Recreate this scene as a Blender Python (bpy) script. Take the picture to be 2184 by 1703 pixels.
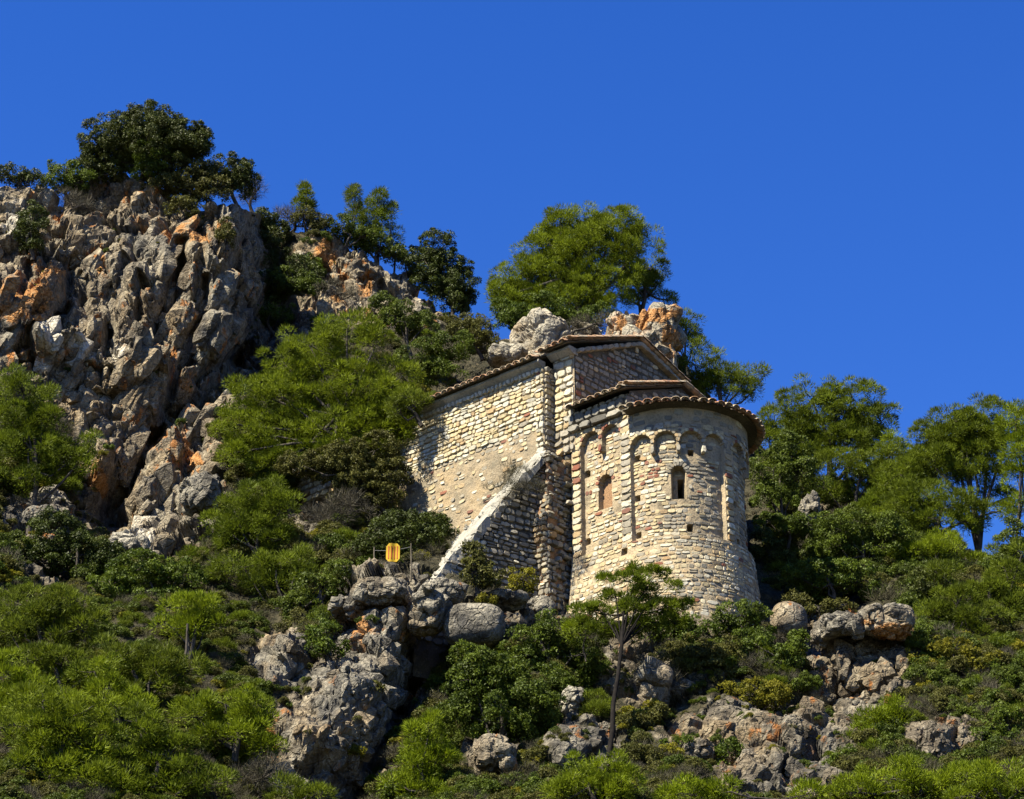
import bpy, math, time
import numpy as np
from mathutils import Matrix, Vector
T0=time.time()
# ------------------------------------------------------------------ scene, camera, light
S=bpy.context.scene
for o in list(bpy.data.objects): bpy.data.objects.remove(o)
COL=S.collection
PITCH=math.radians(26); AZ=math.radians(48)
FPX=5333.; CX,CY=1092.,851.5
CAMP=np.array([0,0,1.7])
cam=bpy.data.cameras.new('camera'); camo=bpy.data.objects.new('camera',cam); COL.objects.link(camo)
cam.sensor_width=36; cam.lens=36*FPX/2184; cam.clip_end=6000; cam.clip_start=.5
camo.location=CAMP; camo.rotation_euler=(math.pi/2+PITCH,0,0); S.camera=camo
SUN_EL=math.radians(51); SUN_AZ=math.radians(217)       # direction to the sun, angle from +x
w=bpy.data.worlds.new('World'); S.world=w; w.use_nodes=True
nt=w.node_tree; bg=nt.nodes['Background']
sky=nt.nodes.new('ShaderNodeTexSky'); sky.sky_type='NISHITA'; sky.sun_disc=False
sky.sun_elevation=SUN_EL; sky.sun_rotation=math.radians(90)-SUN_AZ
sky.air_density=1.0; sky.dust_density=0.0; sky.ozone_density=5.0; sky.altitude=300
hs=nt.nodes.new('ShaderNodeHueSaturation'); hs.inputs['Saturation'].default_value=1.29; hs.inputs['Hue'].default_value=0.520
nt.links.new(sky.outputs[0],hs.inputs['Color']); nt.links.new(hs.outputs[0],bg.inputs[0]); bg.inputs[1].default_value=0.064
sl=bpy.data.lights.new('sun','SUN'); sl.energy=5.0; sl.angle=math.radians(.5); sl.color=(1,.92,.74)
so=bpy.data.objects.new('sun',sl); COL.objects.link(so)
sd=Vector((math.cos(SUN_AZ)*math.cos(SUN_EL),math.sin(SUN_AZ)*math.cos(SUN_EL),math.sin(SUN_EL)))
so.rotation_euler=sd.to_track_quat('Z','Y').to_euler(); so.location=(0,0,120)
S.view_settings.view_transform='Standard'; S.view_settings.look='None'
S.view_settings.exposure=1.73; S.view_settings.gamma=1; S.view_settings.use_curve_mapping=False
S.render.engine='CYCLES'
S.cycles.max_bounces=5; S.cycles.diffuse_bounces=2; S.cycles.transmission_bounces=3; S.cycles.glossy_bounces=1

# ------------------------------------------------------------------ helpers
rng=np.random.default_rng(7)
FW=np.array([0,math.cos(PITCH),math.sin(PITCH)]); UP=np.array([0,-math.sin(PITCH),math.cos(PITCH)])
def P(px,py,Y):
    """world point seen in direction (px,py) of the 2184-wide photograph at distance Y"""
    px,py,Y=np.broadcast_arrays(np.asarray(px,float),np.asarray(py,float),np.asarray(Y,float))
    r=FW+np.multiply.outer((px-CX)/FPX,[1.,0,0])-np.multiply.outer((py-CY)/FPX,UP)
    return CAMP+r*(Y/r[...,1])[...,None]
def mscale(Y): return Y/math.cos(PITCH)/FPX      # metres per photo pixel
def h32(*k):
    h=np.uint32(2166136261)
    with np.errstate(over='ignore'):
        for i,a in enumerate(k):
            h=(h^(np.asarray(a).astype(np.int64)&0xffffffff).astype(np.uint32))*np.uint32(16777619)
            h^=h>>np.uint32(15); h=h*np.uint32(2246822519); h^=h>>np.uint32(13)
    return h
def hf(*k): return h32(*k).astype(np.float64)/4294967295.
def vnoise(p,seed=0):
    i=np.floor(p).astype(int); f=p-i; f=f*f*(3-2*f); r=0
    for dx in(0,1):
        for dy in(0,1):
            for dz in(0,1):
                wt=(f[...,0] if dx else 1-f[...,0])*(f[...,1] if dy else 1-f[...,1])*(f[...,2] if dz else 1-f[...,2])
                r=r+wt*hf(i[...,0]+dx,i[...,1]+dy,i[...,2]+dz,seed)
    return r*2-1
def fbm(p,oct=4,seed=0):
    a=1.;r=0.;t=0.
    for o in range(oct): r=r+a*vnoise(p*2**o,seed+o); t+=a; a*=.5
    return r/t
def voro(p,seed=0,cube=True):
    i=np.floor(p).astype(int); n=p.shape[:-1]
    F1=np.full(n,9.);F2=np.full(n,9.);hid=np.zeros(n);dv=np.zeros(n+(3,));h2=np.zeros(n);h3=np.zeros(n)
    for dx in(-1,0,1):
        for dy in(-1,0,1):
            for dz in(-1,0,1):
                c=[i[...,0]+dx,i[...,1]+dy,i[...,2]+dz]
                fp=np.stack([c[k]+hf(*c,seed*7+k+1) for k in range(3)],-1)
                df=p-fp; d=(np.abs(df)**5).sum(-1)**.2 if cube else np.sqrt((df**2).sum(-1)); m=d<F1
                F2=np.where(m,F1,np.minimum(F2,d)); F1=np.where(m,d,F1)
                hid=np.where(m,hf(*c,seed*7+4),hid); h2=np.where(m,hf(*c,seed*7+5),h2); h3=np.where(m,hf(*c,seed*7+6),h3)
                dv=np.where(m[...,None],df,dv)
    return F1,F2,hid,h2,h3,dv
def blocks(p,seed=0,crack=.35,tilt=.9):
    """height of a fractured block surface, about -1..1"""
    F1,F2,a,b,c,dv=voro(p,seed)
    return (a-.5)*1.1+tilt*((b-.5)*dv[...,0]+(c-.5)*dv[...,2])*1.6-crack*np.exp(-((F2-F1)/.09)**2)
ROT=np.array(Matrix.Rotation(math.radians(-22),3,'Y')@Matrix.Rotation(math.radians(18),3,'Z'))
def rockdisp(p,amp=1.,seed=0):
    q=p@ROT.T
    q=q+.11*np.stack([fbm(q*1.1,4,31),fbm(q*1.1,4,32),fbm(q*1.1,4,33)],-1)
    d =.55*blocks(q/np.array([1.25,1.5,2.3]),seed+1,.6,1.2)
    md=np.clip(.75+1.2*fbm(q*.28+9,2,seed+13),.35,1.25)
    d+=.5*blocks(q/np.array([3.1,3.,4.2]),seed+21,.4,1.0)
    d+=.24*md*blocks(q/np.array([.6,.62,.85]),seed+2,.6,1.2)
    d+=.07*md*blocks(q/np.array([.26,.28,.24]),seed+3,.5,1.2)
    d+=.35*fbm(q*.35,3,seed+9)+.06*fbm(q*5,4,seed+5)
    return d*amp

def mesh_from(name,V,F,smooth=False,mats=(),mi=None,attr=None):
    """V (n,3); F: (m,3) or (m,4) array or list of arrays"""
    if not isinstance(F,list): F=[F]
    F=[np.asarray(f) for f in F if len(f)]
    me=bpy.data.meshes.new(name); V=np.asarray(V,dtype=np.float32)
    me.vertices.add(len(V)); me.vertices.foreach_set('co',V.ravel())
    nl=sum(f.size for f in F); npol=sum(len(f) for f in F)
    me.loops.add(nl); me.polygons.add(npol)
    me.loops.foreach_set('vertex_index',np.concatenate([f.ravel() for f in F]).astype(np.int32))
    cnt=np.concatenate([np.full(len(f),f.shape[1]) for f in F])
    st=np.concatenate([[0],np.cumsum(cnt)[:-1]]).astype(np.int32)
    me.polygons.foreach_set('loop_start',st)
    for m in mats: me.materials.append(m)
    if mi is not None: me.polygons.foreach_set('material_index',np.asarray(mi,dtype=np.int32))
    me.update(calc_edges=True)
    me.polygons.foreach_set('use_smooth',np.full(npol,bool(smooth)))
    if attr:
        for k,a in attr.items():
            at=me.attributes.new(k,'FLOAT','POINT'); at.data.foreach_set('value',np.asarray(a,dtype=np.float32).ravel())
    return me
def link(name,me,parent=None,**tags):
    o=bpy.data.objects.new(name,me); COL.objects.link(o)
    if parent is not None: o.parent=parent
    for k,v in tags.items():
        if v: o[k]=v
    return o
def thing(name,loc,label,category,group=None):
    o=link(name,None,None,label=label,category=category,group=group); o.location=loc; o.empty_display_size=.2; return o
def child(name,V,F,parent,mats,origin=None,smooth=False,kind=None,mi=None,attr=None):
    og=np.zeros(3) if origin is None else np.asarray(origin)
    return link(name,mesh_from(name,np.asarray(V)-og,F,smooth,mats,mi,attr),parent,kind=kind)
def gridF(nu,nv):
    i=np.arange(nu-1)[:,None]*nv+np.arange(nv-1)[None,:]
    return np.stack([i,i+nv,i+nv+1,i+1],-1).reshape(-1,4)
def tube(pts,rad,seg=7):
    pts=np.asarray(pts,float);rad=np.asarray(rad,float);n=len(pts)
    t=np.gradient(pts,axis=0); t/=np.linalg.norm(t,axis=1)[:,None]+1e-9
    ref=np.where(np.abs(t[:,2:3])>.9,np.array([[1.,0,0]]),np.array([[0,0,1.]]))
    b=np.cross(t,ref); b/=np.linalg.norm(b,axis=1)[:,None]; c=np.cross(t,b)
    a=np.linspace(0,2*np.pi,seg,endpoint=False)
    V=pts[:,None]+rad[:,None,None]*(np.cos(a)[None,:,None]*b[:,None]+np.sin(a)[None,:,None]*c[:,None])
    i=np.arange(n-1)[:,None]*seg+np.arange(seg)[None,:]; j=np.arange(n-1)[:,None]*seg+(np.arange(seg)+1)[None,:]%seg
    return V.reshape(-1,3),np.stack([i,j,j+seg,i+seg],-1).reshape(-1,4)
def joinVF(L):
    V=[];F=[];o=0
    for v,f in L: V.append(v);F.append(np.asarray(f)+o);o+=len(v)
    return np.concatenate(V),np.concatenate(F)
def boxVF(x0,x1,y0,y1,z0,z1):
    V=np.array([(x,y,z) for x in(x0,x1) for y in(y0,y1) for z in(z0,z1)],float)
    F=np.array([[0,1,3,2],[4,6,7,5],[0,4,5,1],[2,3,7,6],[0,2,6,4],[1,5,7,3]]); return V,F

# ------------------------------------------------------------------ materials
ALB=.70      # overall albedo level of all natural surfaces
class NT:
    def __init__(s,name,rough=.9,spec=.2):
        s.m=bpy.data.materials.new(name); s.m.use_nodes=True; s.t=s.m.node_tree; s.b=s.t.nodes['Principled BSDF']
        s.b.inputs['Roughness'].default_value=rough; s.b.inputs['Specular IOR Level'].default_value=spec
        s.tc=s.n('ShaderNodeNewGeometry'); s.pos=s.tc.outputs['Position']
    def n(s,t,**k):
        x=s.t.nodes.new(t)
        for a,b in k.items(): setattr(x,a,b)
        return x
    def l(s,a,b): s.t.links.new(a,b)
    def noise(s,scale,detail=4,rough=.6,vec=None,stretch=None,dist=0):
        x=s.n('ShaderNodeTexNoise'); x.inputs['Scale'].default_value=scale; x.inputs['Detail'].default_value=detail; x.inputs['Roughness'].default_value=rough; x.inputs['Distortion'].default_value=dist
        v=vec or s.pos
        if stretch:
            mp=s.n('ShaderNodeMapping'); mp.inputs['Scale'].default_value=stretch; s.l(v,mp.inputs['Vector']); v=mp.outputs[0]
        s.l(v,x.inputs['Vector']); return x.outputs['Fac']
    def ramp(s,f,stops,interp='LINEAR'):
        x=s.n('ShaderNodeValToRGB'); x.color_ramp.interpolation=interp
        while len(x.color_ramp.elements)<len(stops): x.color_ramp.elements.new(.5)
        for e,(p,c) in zip(x.color_ramp.elements,stops):
            e.position=p; e.color=(c,c,c,1) if not hasattr(c,'__len__') else tuple(c)+(1,)
        s.l(f,x.inputs[0]); return x.outputs[0]
    def mix(s,f,a,b,mode='MIX'):
        x=s.n('ShaderNodeMix',data_type='RGBA',blend_type=mode)
        for sock,v in((x.inputs[0],f),(x.inputs[6],a),(x.inputs[7],b)):
            if hasattr(v,'is_linked') or hasattr(v,'links'): s.l(v,sock)
            elif hasattr(v,'__len__'): sock.default_value=tuple(v)+(1,)
            else: sock.default_value=v
        return x.outputs[2]
    def math(s,op,a,b=0,clamp=False):
        x=s.n('ShaderNodeMath',operation=op,use_clamp=clamp)
        for sock,v in((x.inputs[0],a),(x.inputs[1],b)):
            if hasattr(v,'links'): s.l(v,sock)
            else: sock.default_value=v
        return x.outputs[0]
    def attr(s,name):
        x=s.n('ShaderNodeAttribute'); x.attribute_name=name; return x.outputs['Fac']
    def bump(s,h,strength=.5,dist=.05):
        x=s.n('ShaderNodeBump'); x.inputs['Strength'].default_value=strength; x.inputs['Distance'].default_value=dist
        s.l(h,x.inputs['Height']); s.l(x.outputs[0],s.b.inputs['Normal'])
    def color(s,c,k=None):
        k=(k or ALB)*.76; c=s.mix(1.,c,(k,k,k),'MULTIPLY'); s.l(c,s.b.inputs['Base Color']); s.out=c; return s.m
def rock_material(name,warm=.5,ground=False,lich=.60,pale=0.):
    t=NT(name,.95,.15)
    big=t.noise(.32,3,.55); mid=t.noise(1.6,5,.65); fine=t.noise(9,4,.7); spot=t.noise(1.1,4,.62,stretch=(1.3,1.3,.8)); spot2=t.noise(3.6,3,.6)
    c=t.ramp(mid,[(.30,(.04,.036,.03)),(.42,(.135,.122,.098)),(.56,(.27,.245,.19)),(.74,(.48,.43,.33))])
    c=t.mix(t.ramp(big,[(.5-.22*warm,0),(.64,.85)]),c,t.ramp(mid,[(.3,(.10,.068,.035)),(.5,(.34,.25,.14)),(.7,(.54,.44,.28))]))
    c=t.mix(t.ramp(t.math('ADD',spot,t.math('MULTIPLY',t.math('SUBTRACT',spot2,.5),.25)),[(lich,0),(lich+.06,.85)]),c,(.46,.17,.03))
    c=t.mix(t.ramp(t.noise(.9,4,.7,stretch=(1.6,1.6,.45)),[(.54,0),(.66,.75)]),c,(.07,.068,.064))
    c=t.mix(t.ramp(fine,[(.35,.55),(.6,0)]),c,(.04,.038,.034))
    c=t.mix(t.ramp(fine,[(.58,0),(.72,.4)]),c,(.55,.52,.45))
    if pale: c=t.mix(t.ramp(t.noise(1.3,5,.7),[(.38,0),(.55,pale)]),c,t.ramp(fine,[(.35,(.22,.20,.16)),(.5,(.50,.46,.36)),(.7,(.62,.58,.48))]))
    wm=t.math('ADD',t.attr('warm'),t.math('MULTIPLY',t.math('SUBTRACT',mid,.5),1.6)); c=t.mix(t.ramp(wm,[(.42,0),(.62,.85)]),c,t.ramp(fine,[(.35,(.13,.05,.015)),(.5,(.44,.19,.045)),(.7,(.52,.34,.17))]))
    pm=t.math('ADD',t.attr('pale'),t.math('MULTIPLY',t.math('SUBTRACT',mid,.5),1.2)); c=t.mix(t.ramp(pm,[(.45,0),(.62,.85)]),c,t.ramp(fine,[(.35,(.30,.27,.21)),(.5,(.55,.50,.40)),(.7,(.62,.58,.50))]))
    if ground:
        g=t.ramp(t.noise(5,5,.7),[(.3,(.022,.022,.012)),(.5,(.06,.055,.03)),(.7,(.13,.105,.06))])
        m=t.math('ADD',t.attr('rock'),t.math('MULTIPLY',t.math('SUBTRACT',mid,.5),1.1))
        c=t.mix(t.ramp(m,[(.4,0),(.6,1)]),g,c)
    vn=t.n('ShaderNodeTexVoronoi',feature='DISTANCE_TO_EDGE'); vn.inputs['Scale'].default_value=1.9
    mp=t.n('ShaderNodeVectorMath',operation='MULTIPLY_ADD'); nz=t.n('ShaderNodeTexNoise'); nz.inputs['Scale'].default_value=2.2; nz.inputs['Detail'].default_value=3; t.l(t.pos,nz.inputs['Vector'])
    t.l(nz.outputs['Color'],mp.inputs[0]); mp.inputs[1].default_value=(.6,.6,.6); t.l(t.pos,mp.inputs[2]); t.l(mp.outputs[0],vn.inputs['Vector'])
    ck=t.ramp(vn.outputs['Distance'],[(.0,0),(.07,1)])
    t.bump(t.math('ADD',t.math('ADD',t.math('MULTIPLY',mid,1.2),t.math('MULTIPLY',fine,.4)),t.math('MULTIPLY',ck,.25)),1.,.2)
    return t.color(c,.7 if ground else .95)
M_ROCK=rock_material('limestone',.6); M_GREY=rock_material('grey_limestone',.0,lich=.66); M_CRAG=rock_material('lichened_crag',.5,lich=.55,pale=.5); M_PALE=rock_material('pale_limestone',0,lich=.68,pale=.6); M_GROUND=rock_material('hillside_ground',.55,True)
def leaf_material(name,dark,light,trans=.35,gloss=.1):
    t=NT(name,.55,gloss)
    a=t.attr('tint'); oi=t.n('ShaderNodeObjectInfo').outputs['Random']
    c=t.mix(a,dark,light); c=t.mix(t.math('MULTIPLY',oi,.25),c,(.09,.085,.02))
    t.color(c,1.)
    tr=t.n('ShaderNodeBsdfTranslucent'); t.l(t.out,tr.inputs[0]); ms=t.n('ShaderNodeMixShader'); ms.inputs[0].default_value=trans
    out=t.t.nodes['Material Output']; t.l(t.b.outputs[0],ms.inputs[1]); t.l(tr.outputs[0],ms.inputs[2]); t.l(ms.outputs[0],out.inputs[0])
    return t.m
M_LEAF=dict(
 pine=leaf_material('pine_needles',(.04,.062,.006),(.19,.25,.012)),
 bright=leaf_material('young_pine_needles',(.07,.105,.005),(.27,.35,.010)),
 oak=leaf_material('oak_leaves',(.014,.024,.004),(.075,.10,.012),.2,.15),
 green=leaf_material('shrub_leaves',(.026,.048,.006),(.13,.18,.014),.3,.15),
 olive=leaf_material('olive_shrub_leaves',(.035,.037,.010),(.14,.14,.03),.25),
 yellow=leaf_material('yellowing_leaves',(.06,.07,.007),(.30,.27,.02),.35),
 dry=leaf_material('dry_twigs',(.03,.028,.02),(.13,.115,.08),.05))
_t=NT('bark',.95,.1); M_BARK=_t.color(_t.ramp(_t.noise(14,4,.7,stretch=(1,1,.3)),[(.3,(.03,.025,.02)),(.7,(.16,.14,.12))]))
def stone_material(name,c0,c1,c2):
    t=NT(name,.9,.2)
    oi=t.n('ShaderNodeObjectInfo').outputs['Random']; r=t.math('FRACT',t.math('ADD',oi,t.attr('tint')))
    c=t.ramp(r,[(0,c0),(.5,c1),(1,c2)]); n=t.noise(11,5,.7); n2=t.noise(2.2,4,.65)
    c=t.mix(t.ramp(n,[(.34,.55),(.52,0)]),c,(.10,.09,.075)); c=t.mix(t.ramp(n2,[(.55,0),(.7,.45)]),c,(.17,.155,.13))
    t.bump(n,.6,.03); return t.color(c,.86)
M_ST=[stone_material('cream_stone',(.52,.41,.22),(.64,.53,.32),(.70,.62,.42)),
      stone_material('pale_stone',(.60,.54,.40),(.70,.65,.50),(.54,.51,.42)),
      stone_material('ochre_stone',(.50,.36,.19),(.56,.42,.24),(.45,.30,.15)),
      stone_material('grey_stone',(.15,.14,.115),(.24,.225,.185),(.36,.335,.27)),
      stone_material('red_stone',(.24,.085,.05),(.30,.12,.07),(.20,.10,.07)),
      stone_material('weathered_stone',(.27,.235,.175),(.36,.32,.24),(.42,.38,.30))]
CREAM,PALE,OCHRE,GREY,RED,WEATH=range(6)
def mortar_material(name,a,b,d):
    t=NT(name,.95,.1); n=t.noise(1.1,5,.65); f=t.noise(16,4,.7)
    c=t.ramp(n,[(.32,a),(.5,b),(.68,d)]); c=t.mix(t.ramp(f,[(.36,.45),(.48,0)]),c,(.12,.10,.07)); c=t.mix(t.ramp(f,[(.56,0),(.7,.35)]),c,(.55,.48,.36))
    t.bump(f,.8,.05); return t.color(c,.82)
M_MORTAR=mortar_material('lime_mortar',(.24,.20,.14),(.46,.37,.24),(.58,.45,.28))
M_PLASTER=mortar_material('tan_plaster',(.26,.225,.16),(.40,.32,.21),(.48,.36,.21))
M_GMORTAR=mortar_material('grey_mortar',(.07,.062,.05),(.12,.105,.08),(.19,.165,.12))
M_RUBBLE=mortar_material('red_rubble',(.16,.12,.09),(.34,.20,.11),(.42,.25,.13))
M_SLAB=mortar_material('grey_slab',(.26,.25,.215),(.42,.40,.34),(.54,.51,.43))
def tile_mat():
    t=NT('roof_clay',.9,.15); oi=t.n('ShaderNodeObjectInfo').outputs['Random']; r=t.math('FRACT',t.math('ADD',oi,t.attr('tint')))
    c=t.ramp(r,[(0,(.36,.18,.10)),(.3,(.50,.33,.20)),(.6,(.34,.28,.20)),(1,(.52,.42,.29))]); n=t.noise(7,4,.7)
    c=t.mix(t.ramp(n,[(.45,0),(.62,.7)]),c,(.13,.12,.10)); t.bump(n,.5,.02); return t.color(c,1.)
M_TILE=tile_mat()
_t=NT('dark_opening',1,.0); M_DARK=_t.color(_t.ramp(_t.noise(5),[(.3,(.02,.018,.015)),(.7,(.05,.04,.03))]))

# ------------------------------------------------------------------ terrain
CTRL=np.array([
(-500,2000,52),(0,2000,53),(600,2000,56),(1200,2000,58),(2184,2000,56),(2700,2000,50),
(-500,1703,56),(0,1703,58.5),(500,1703,62),(650,1703,64.5),(780,1703,66.5),(1000,1703,65),(1500,1703,65),(1850,1703,64.5),(2184,1703,63),(2700,1703,60),
(0,1500,64),(400,1500,66.5),(600,1500,68.5),(750,1500,69),(870,1480,70),(950,1500,71.8),(1100,1500,69.5),(1400,1500,69.5),(1800,1500,70),(2184,1500,69),
(-500,1350,66),(0,1350,68.5),(300,1350,70.5),(560,1400,71),(640,1330,73.2),(740,1300,72),(850,1300,71.2),(930,1370,74),(1020,1330,71.6),(1180,1290,74.8),(1200,1350,72.6),(1450,1325,73.0),(1620,1330,73.6),(1850,1330,73.2),(2184,1350,73),(2700,1350,70),
(0,1250,72),(300,1230,75),(600,1230,76),(790,1238,74),(880,1238,72.4),(1640,1270,77),(1800,1270,78),(2184,1270,78),
(0,1100,77),(250,1130,81),(430,1130,78.5),(600,1100,79),(740,1150,78),(860,1130,79),(970,1140,78),(1200,1200,81),(1640,1130,81),(1850,1130,82),(2184,1190,82),
(0,950,80.5),(200,950,83),(450,950,82.5),(700,1000,83),(820,980,84.5),(900,900,86),(1000,950,89),(1400,950,92),(1640,950,88),(1850,1060,86.5),
(0,800,82),(300,800,83.5),(480,800,85),(650,800,86.5),(850,800,88),(1000,800,89),(1400,850,93),(1560,890,91),
(-500,600,80),(0,600,83),(300,600,84.5),(480,600,85.5),(590,600,90.5),(700,650,92),(900,680,93),(1050,720,93),(1200,715,93),(1400,725,94),
(-500,400,82),(0,400,85),(200,400,87),(500,450,88),(600,490,94),(700,510,95),(860,590,96),(940,660,96)],float)
_d=lambda a,b: np.sqrt(((a[:,None]-b[None])**2).sum(-1)+60.**2)
_A=_d(CTRL[:,:2],CTRL[:,:2]); _m=CTRL[:,2].mean(); _W=np.linalg.solve(_A+np.eye(len(CTRL))*-1e-3,CTRL[:,2]-_m)
SKY=np.array([(-600,360),(0,392),(60,405),(120,432),(180,400),(250,380),(330,405),(430,425),(530,447),(600,480),(640,497),(700,492),(760,530),(830,570),(880,580),(930,640),(960,672),(1060,725),(1150,712),(1250,705),(1440,725),(1480,800),(1550,885),(1640,960),(1800,1055),(2000,1135),(2100,1190),(2300,1215),(2700,1240)],float)
def skyy(px): return np.interp(px,SKY[:,0],SKY[:,1])
def bump_poly(px,py,pts,wd):
    pts=np.array(pts,float); best=np.full(px.shape,1e9)
    for a,b in zip(pts[:-1],pts[1:]):
        ab=b-a; t=np.clip(((px-a[0])*ab[0]+(py-a[1])*ab[1])/(ab@ab),0,1)
        best=np.minimum(best,np.hypot(px-a[0]-t*ab[0],py-a[1]-t*ab[1]))
    return np.exp(-(best/wd)**2)
# carved gullies and proud ribs of the cliffs: polyline, width (photo px), metres (positive = back into the hill)
CARVE=[([(392,540),(362,620),(328,720)],17,1.5),([(440,600),(428,680),(405,760)],9,1.1),([(300,590),(285,690)],8,.8),([(235,640),(222,740)],9,.9),([(180,600),(172,690)],9,.8),([(500,560),(505,700)],10,.9),([(260,840),(180,850)],9,.6),([(480,760),(420,800)],10,.8),([(60,560),(40,640)],9,.7),([(540,690),(500,770)],16,1.5),([(345,690),(325,740)],12,.9),([(155,560),(150,640),(120,700)],16,1.1),([(60,700),(110,690),(150,665)],10,.9),
 ([(500,780),(430,850),(370,880),(330,940)],26,1.9),([(330,940),(290,1000),(250,1100)],34,1.9),([(255,1080),(235,1110)],42,1.0),([(425,480),(430,560),(410,690),(350,860)],9,.6),
 ([(565,470),(580,600),(565,700),(525,760)],40,2.8),([(270,560),(235,700)],9,.6),([(420,930),(395,1010),(350,1110)],26,1.2),([(60,720),(80,790)],9,.8),([(0,765),(90,760),(300,790)],7,.4),
 ([(920,1260),(905,1370),(890,1430),(850,1530)],24,3.0),([(850,1530),(760,1703)],26,2.2),([(1480,1310),(1470,1330)],20,.3),([(640,610),(600,680)],30,1.2),
 ([(680,560),(720,600)],9,.7),([(770,600),(860,640)],9,.7),([(560,1410),(620,1440)],18,1.2),([(1240,1480),(1180,1560)],35,1.4),([(1620,1480),(1700,1500)],22,1.0),([(820,590),(800,660)],8,.5)]
PROUD=[([(300,600),(270,760)],45,.8),([(470,520),(470,700)],40,.7),([(40,620),(60,700)],60,1.0),([(200,700),(100,720)],45,.5),([(340,980),(300,1150)],40,.9),([(230,960),(215,1010)],36,1.1),([(800,1260),(860,1270)],35,1.0),([(820,1370),(760,1470),(700,1560)],60,1.0),
 ([(620,1340),(590,1430)],35,1.6),([(760,560),(900,650)],50,.6),([(660,520),(700,500)],35,.7),([(430,1040),(400,1100)],30,1.2),([(660,1560),(620,1700)],50,.8),([(1700,1540),(1650,1560)],55,.7),([(2000,1560),(1960,1570)],40,.8)]
def Tsmooth(px,py):
    px=np.asarray(px,float);py=np.asarray(py,float); sh=px.shape
    q=np.stack([px.ravel(),py.ravel()],-1); out=np.empty(len(q))
    for i in range(0,len(q),20000): out[i:i+20000]=_d(q[i:i+20000],CTRL[:,:2])@_W+_m
    Y=out.reshape(sh)
    Y0=Y
    for pts,wd,a in CARVE: Y=Y+a*bump_poly(px,py,pts,wd)
    for pts,wd,a in PROUD: Y=Y-a*bump_poly(px,py,pts,wd)
    return Y,Y0
# where bare rock shows (photo px ellipses) ; 1 rock, 0 earth and scrub
ROCKY=[(270,600,330,240,1),(60,480,110,130,1),(250,760,300,140,1),(300,950,150,190,1),(330,1100,120,100,1),(790,600,160,100,1),(600,690,60,60,.8),(1280,720,190,60,1),(420,1050,60,90,1),
 (840,1290,120,80,1),(780,1450,130,110,1),(690,1600,130,140,1),(600,1400,60,70,1),(1020,1330,80,50,1),(1150,1290,90,40,.9),(1350,1430,80,90,.6),(1250,1600,90,60,.7),(1050,1600,60,60,.7),
 (1620,1560,220,80,.75),(1830,1400,110,110,1),(2000,1570,80,50,.9),(1690,1320,50,40,1),(1730,1090,40,50,.9),(100,1110,110,60,.8),(110,1200,80,40,.6),(1650,1650,160,60,.6),(1500,1480,120,60,.4),(660,1080,70,60,.6),(1420,1330,200,40,.5)]
def rockness(px,py):
    r=np.zeros(np.shape(px))
    for cx,cy,rx,ry,a in ROCKY: r=np.maximum(r,a*np.clip(2.2*(1.25-np.sqrt(((px-cx)/rx)**2+((py-cy)/ry)**2)),0,1))
    return r
cols=np.concatenate([np.arange(-560,-40,26),np.arange(-40,2225,3.8),np.arange(2225,2760,26)])
NR=350
tt=np.linspace(0,1,NR); tt=1-(1-tt)**1.08
PX=np.repeat(cols[:,None],NR,1); ys=skyy(cols)[:,None]
PY=1960+(ys-1960)*tt[None]
PY=PY
YY,Y00=Tsmooth(PX,PY)
G=P(PX,PY,YY); G0=P(PX,PY,Y00)
du=np.gradient(G0,axis=0); dvv=np.gradient(G0,axis=1); N=np.cross(du,dvv)
k=np.ones(9)/9
N/=np.linalg.norm(N,axis=-1,keepdims=True)
if N[len(cols)//2,NR//2,1]>0: N=-N
for ax in(0,1):
    for c in range(3): N[...,c]=np.apply_along_axis(lambda v:np.convolve(np.pad(v,4,'edge'),k,'valid'),ax,N[...,c])
N=N*.45+np.array([-.2,-.75,.25])*.55; N/=np.linalg.norm(N,axis=-1,keepdims=True)
RK=rockness(PX,PY)
def marks(L_):
    r=np.zeros(PX.shape)
    for cx,cy,rx,ry,a in L_: r=np.maximum(r,a*np.exp(-(((PX-cx)/rx)**2+((PY-cy)/ry)**2)))
    return r
WARM=marks([(60,640,80,70,.75),(110,590,50,60,.7),(375,500,55,35,.6),(425,515,30,35,.8),(210,1025,26,36,1.1),(415,985,24,28,1.),(395,960,30,30,.6),(330,960,50,30,.6),(695,535,28,40,1.),(780,610,22,18,.9),(725,655,25,14,.9),(215,560,12,50,.9),(30,820,60,40,.5),(400,800,30,50,.5),(765,1335,26,30,.9),(845,1355,20,14,.9),(920,690,16,30,.8),(780,1500,40,20,.5),(660,640,30,40,.4),(1900,1360,50,20,1.),(300,480,30,20,.6)])
PALE_=marks([(110,710,32,42,1.),(185,735,38,24,1.),(330,690,22,50,.6),(250,740,50,22,.7),(30,480,35,60,.7),(280,1165,70,40,1.),(90,1080,50,30,.9),(440,1050,40,60,.6),(700,1560,60,90,.45),(620,1640,60,60,.5),(420,640,30,50,.4),(470,830,40,40,.5),(640,540,30,30,.5),(900,640,50,30,.5)])
disp=rockdisp(G0,1.,0); disp=disp*(.22+.78*RK)+.15*fbm(G*.8,3,77)*(1-RK)
G2=G+N*disp[...,None]
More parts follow.
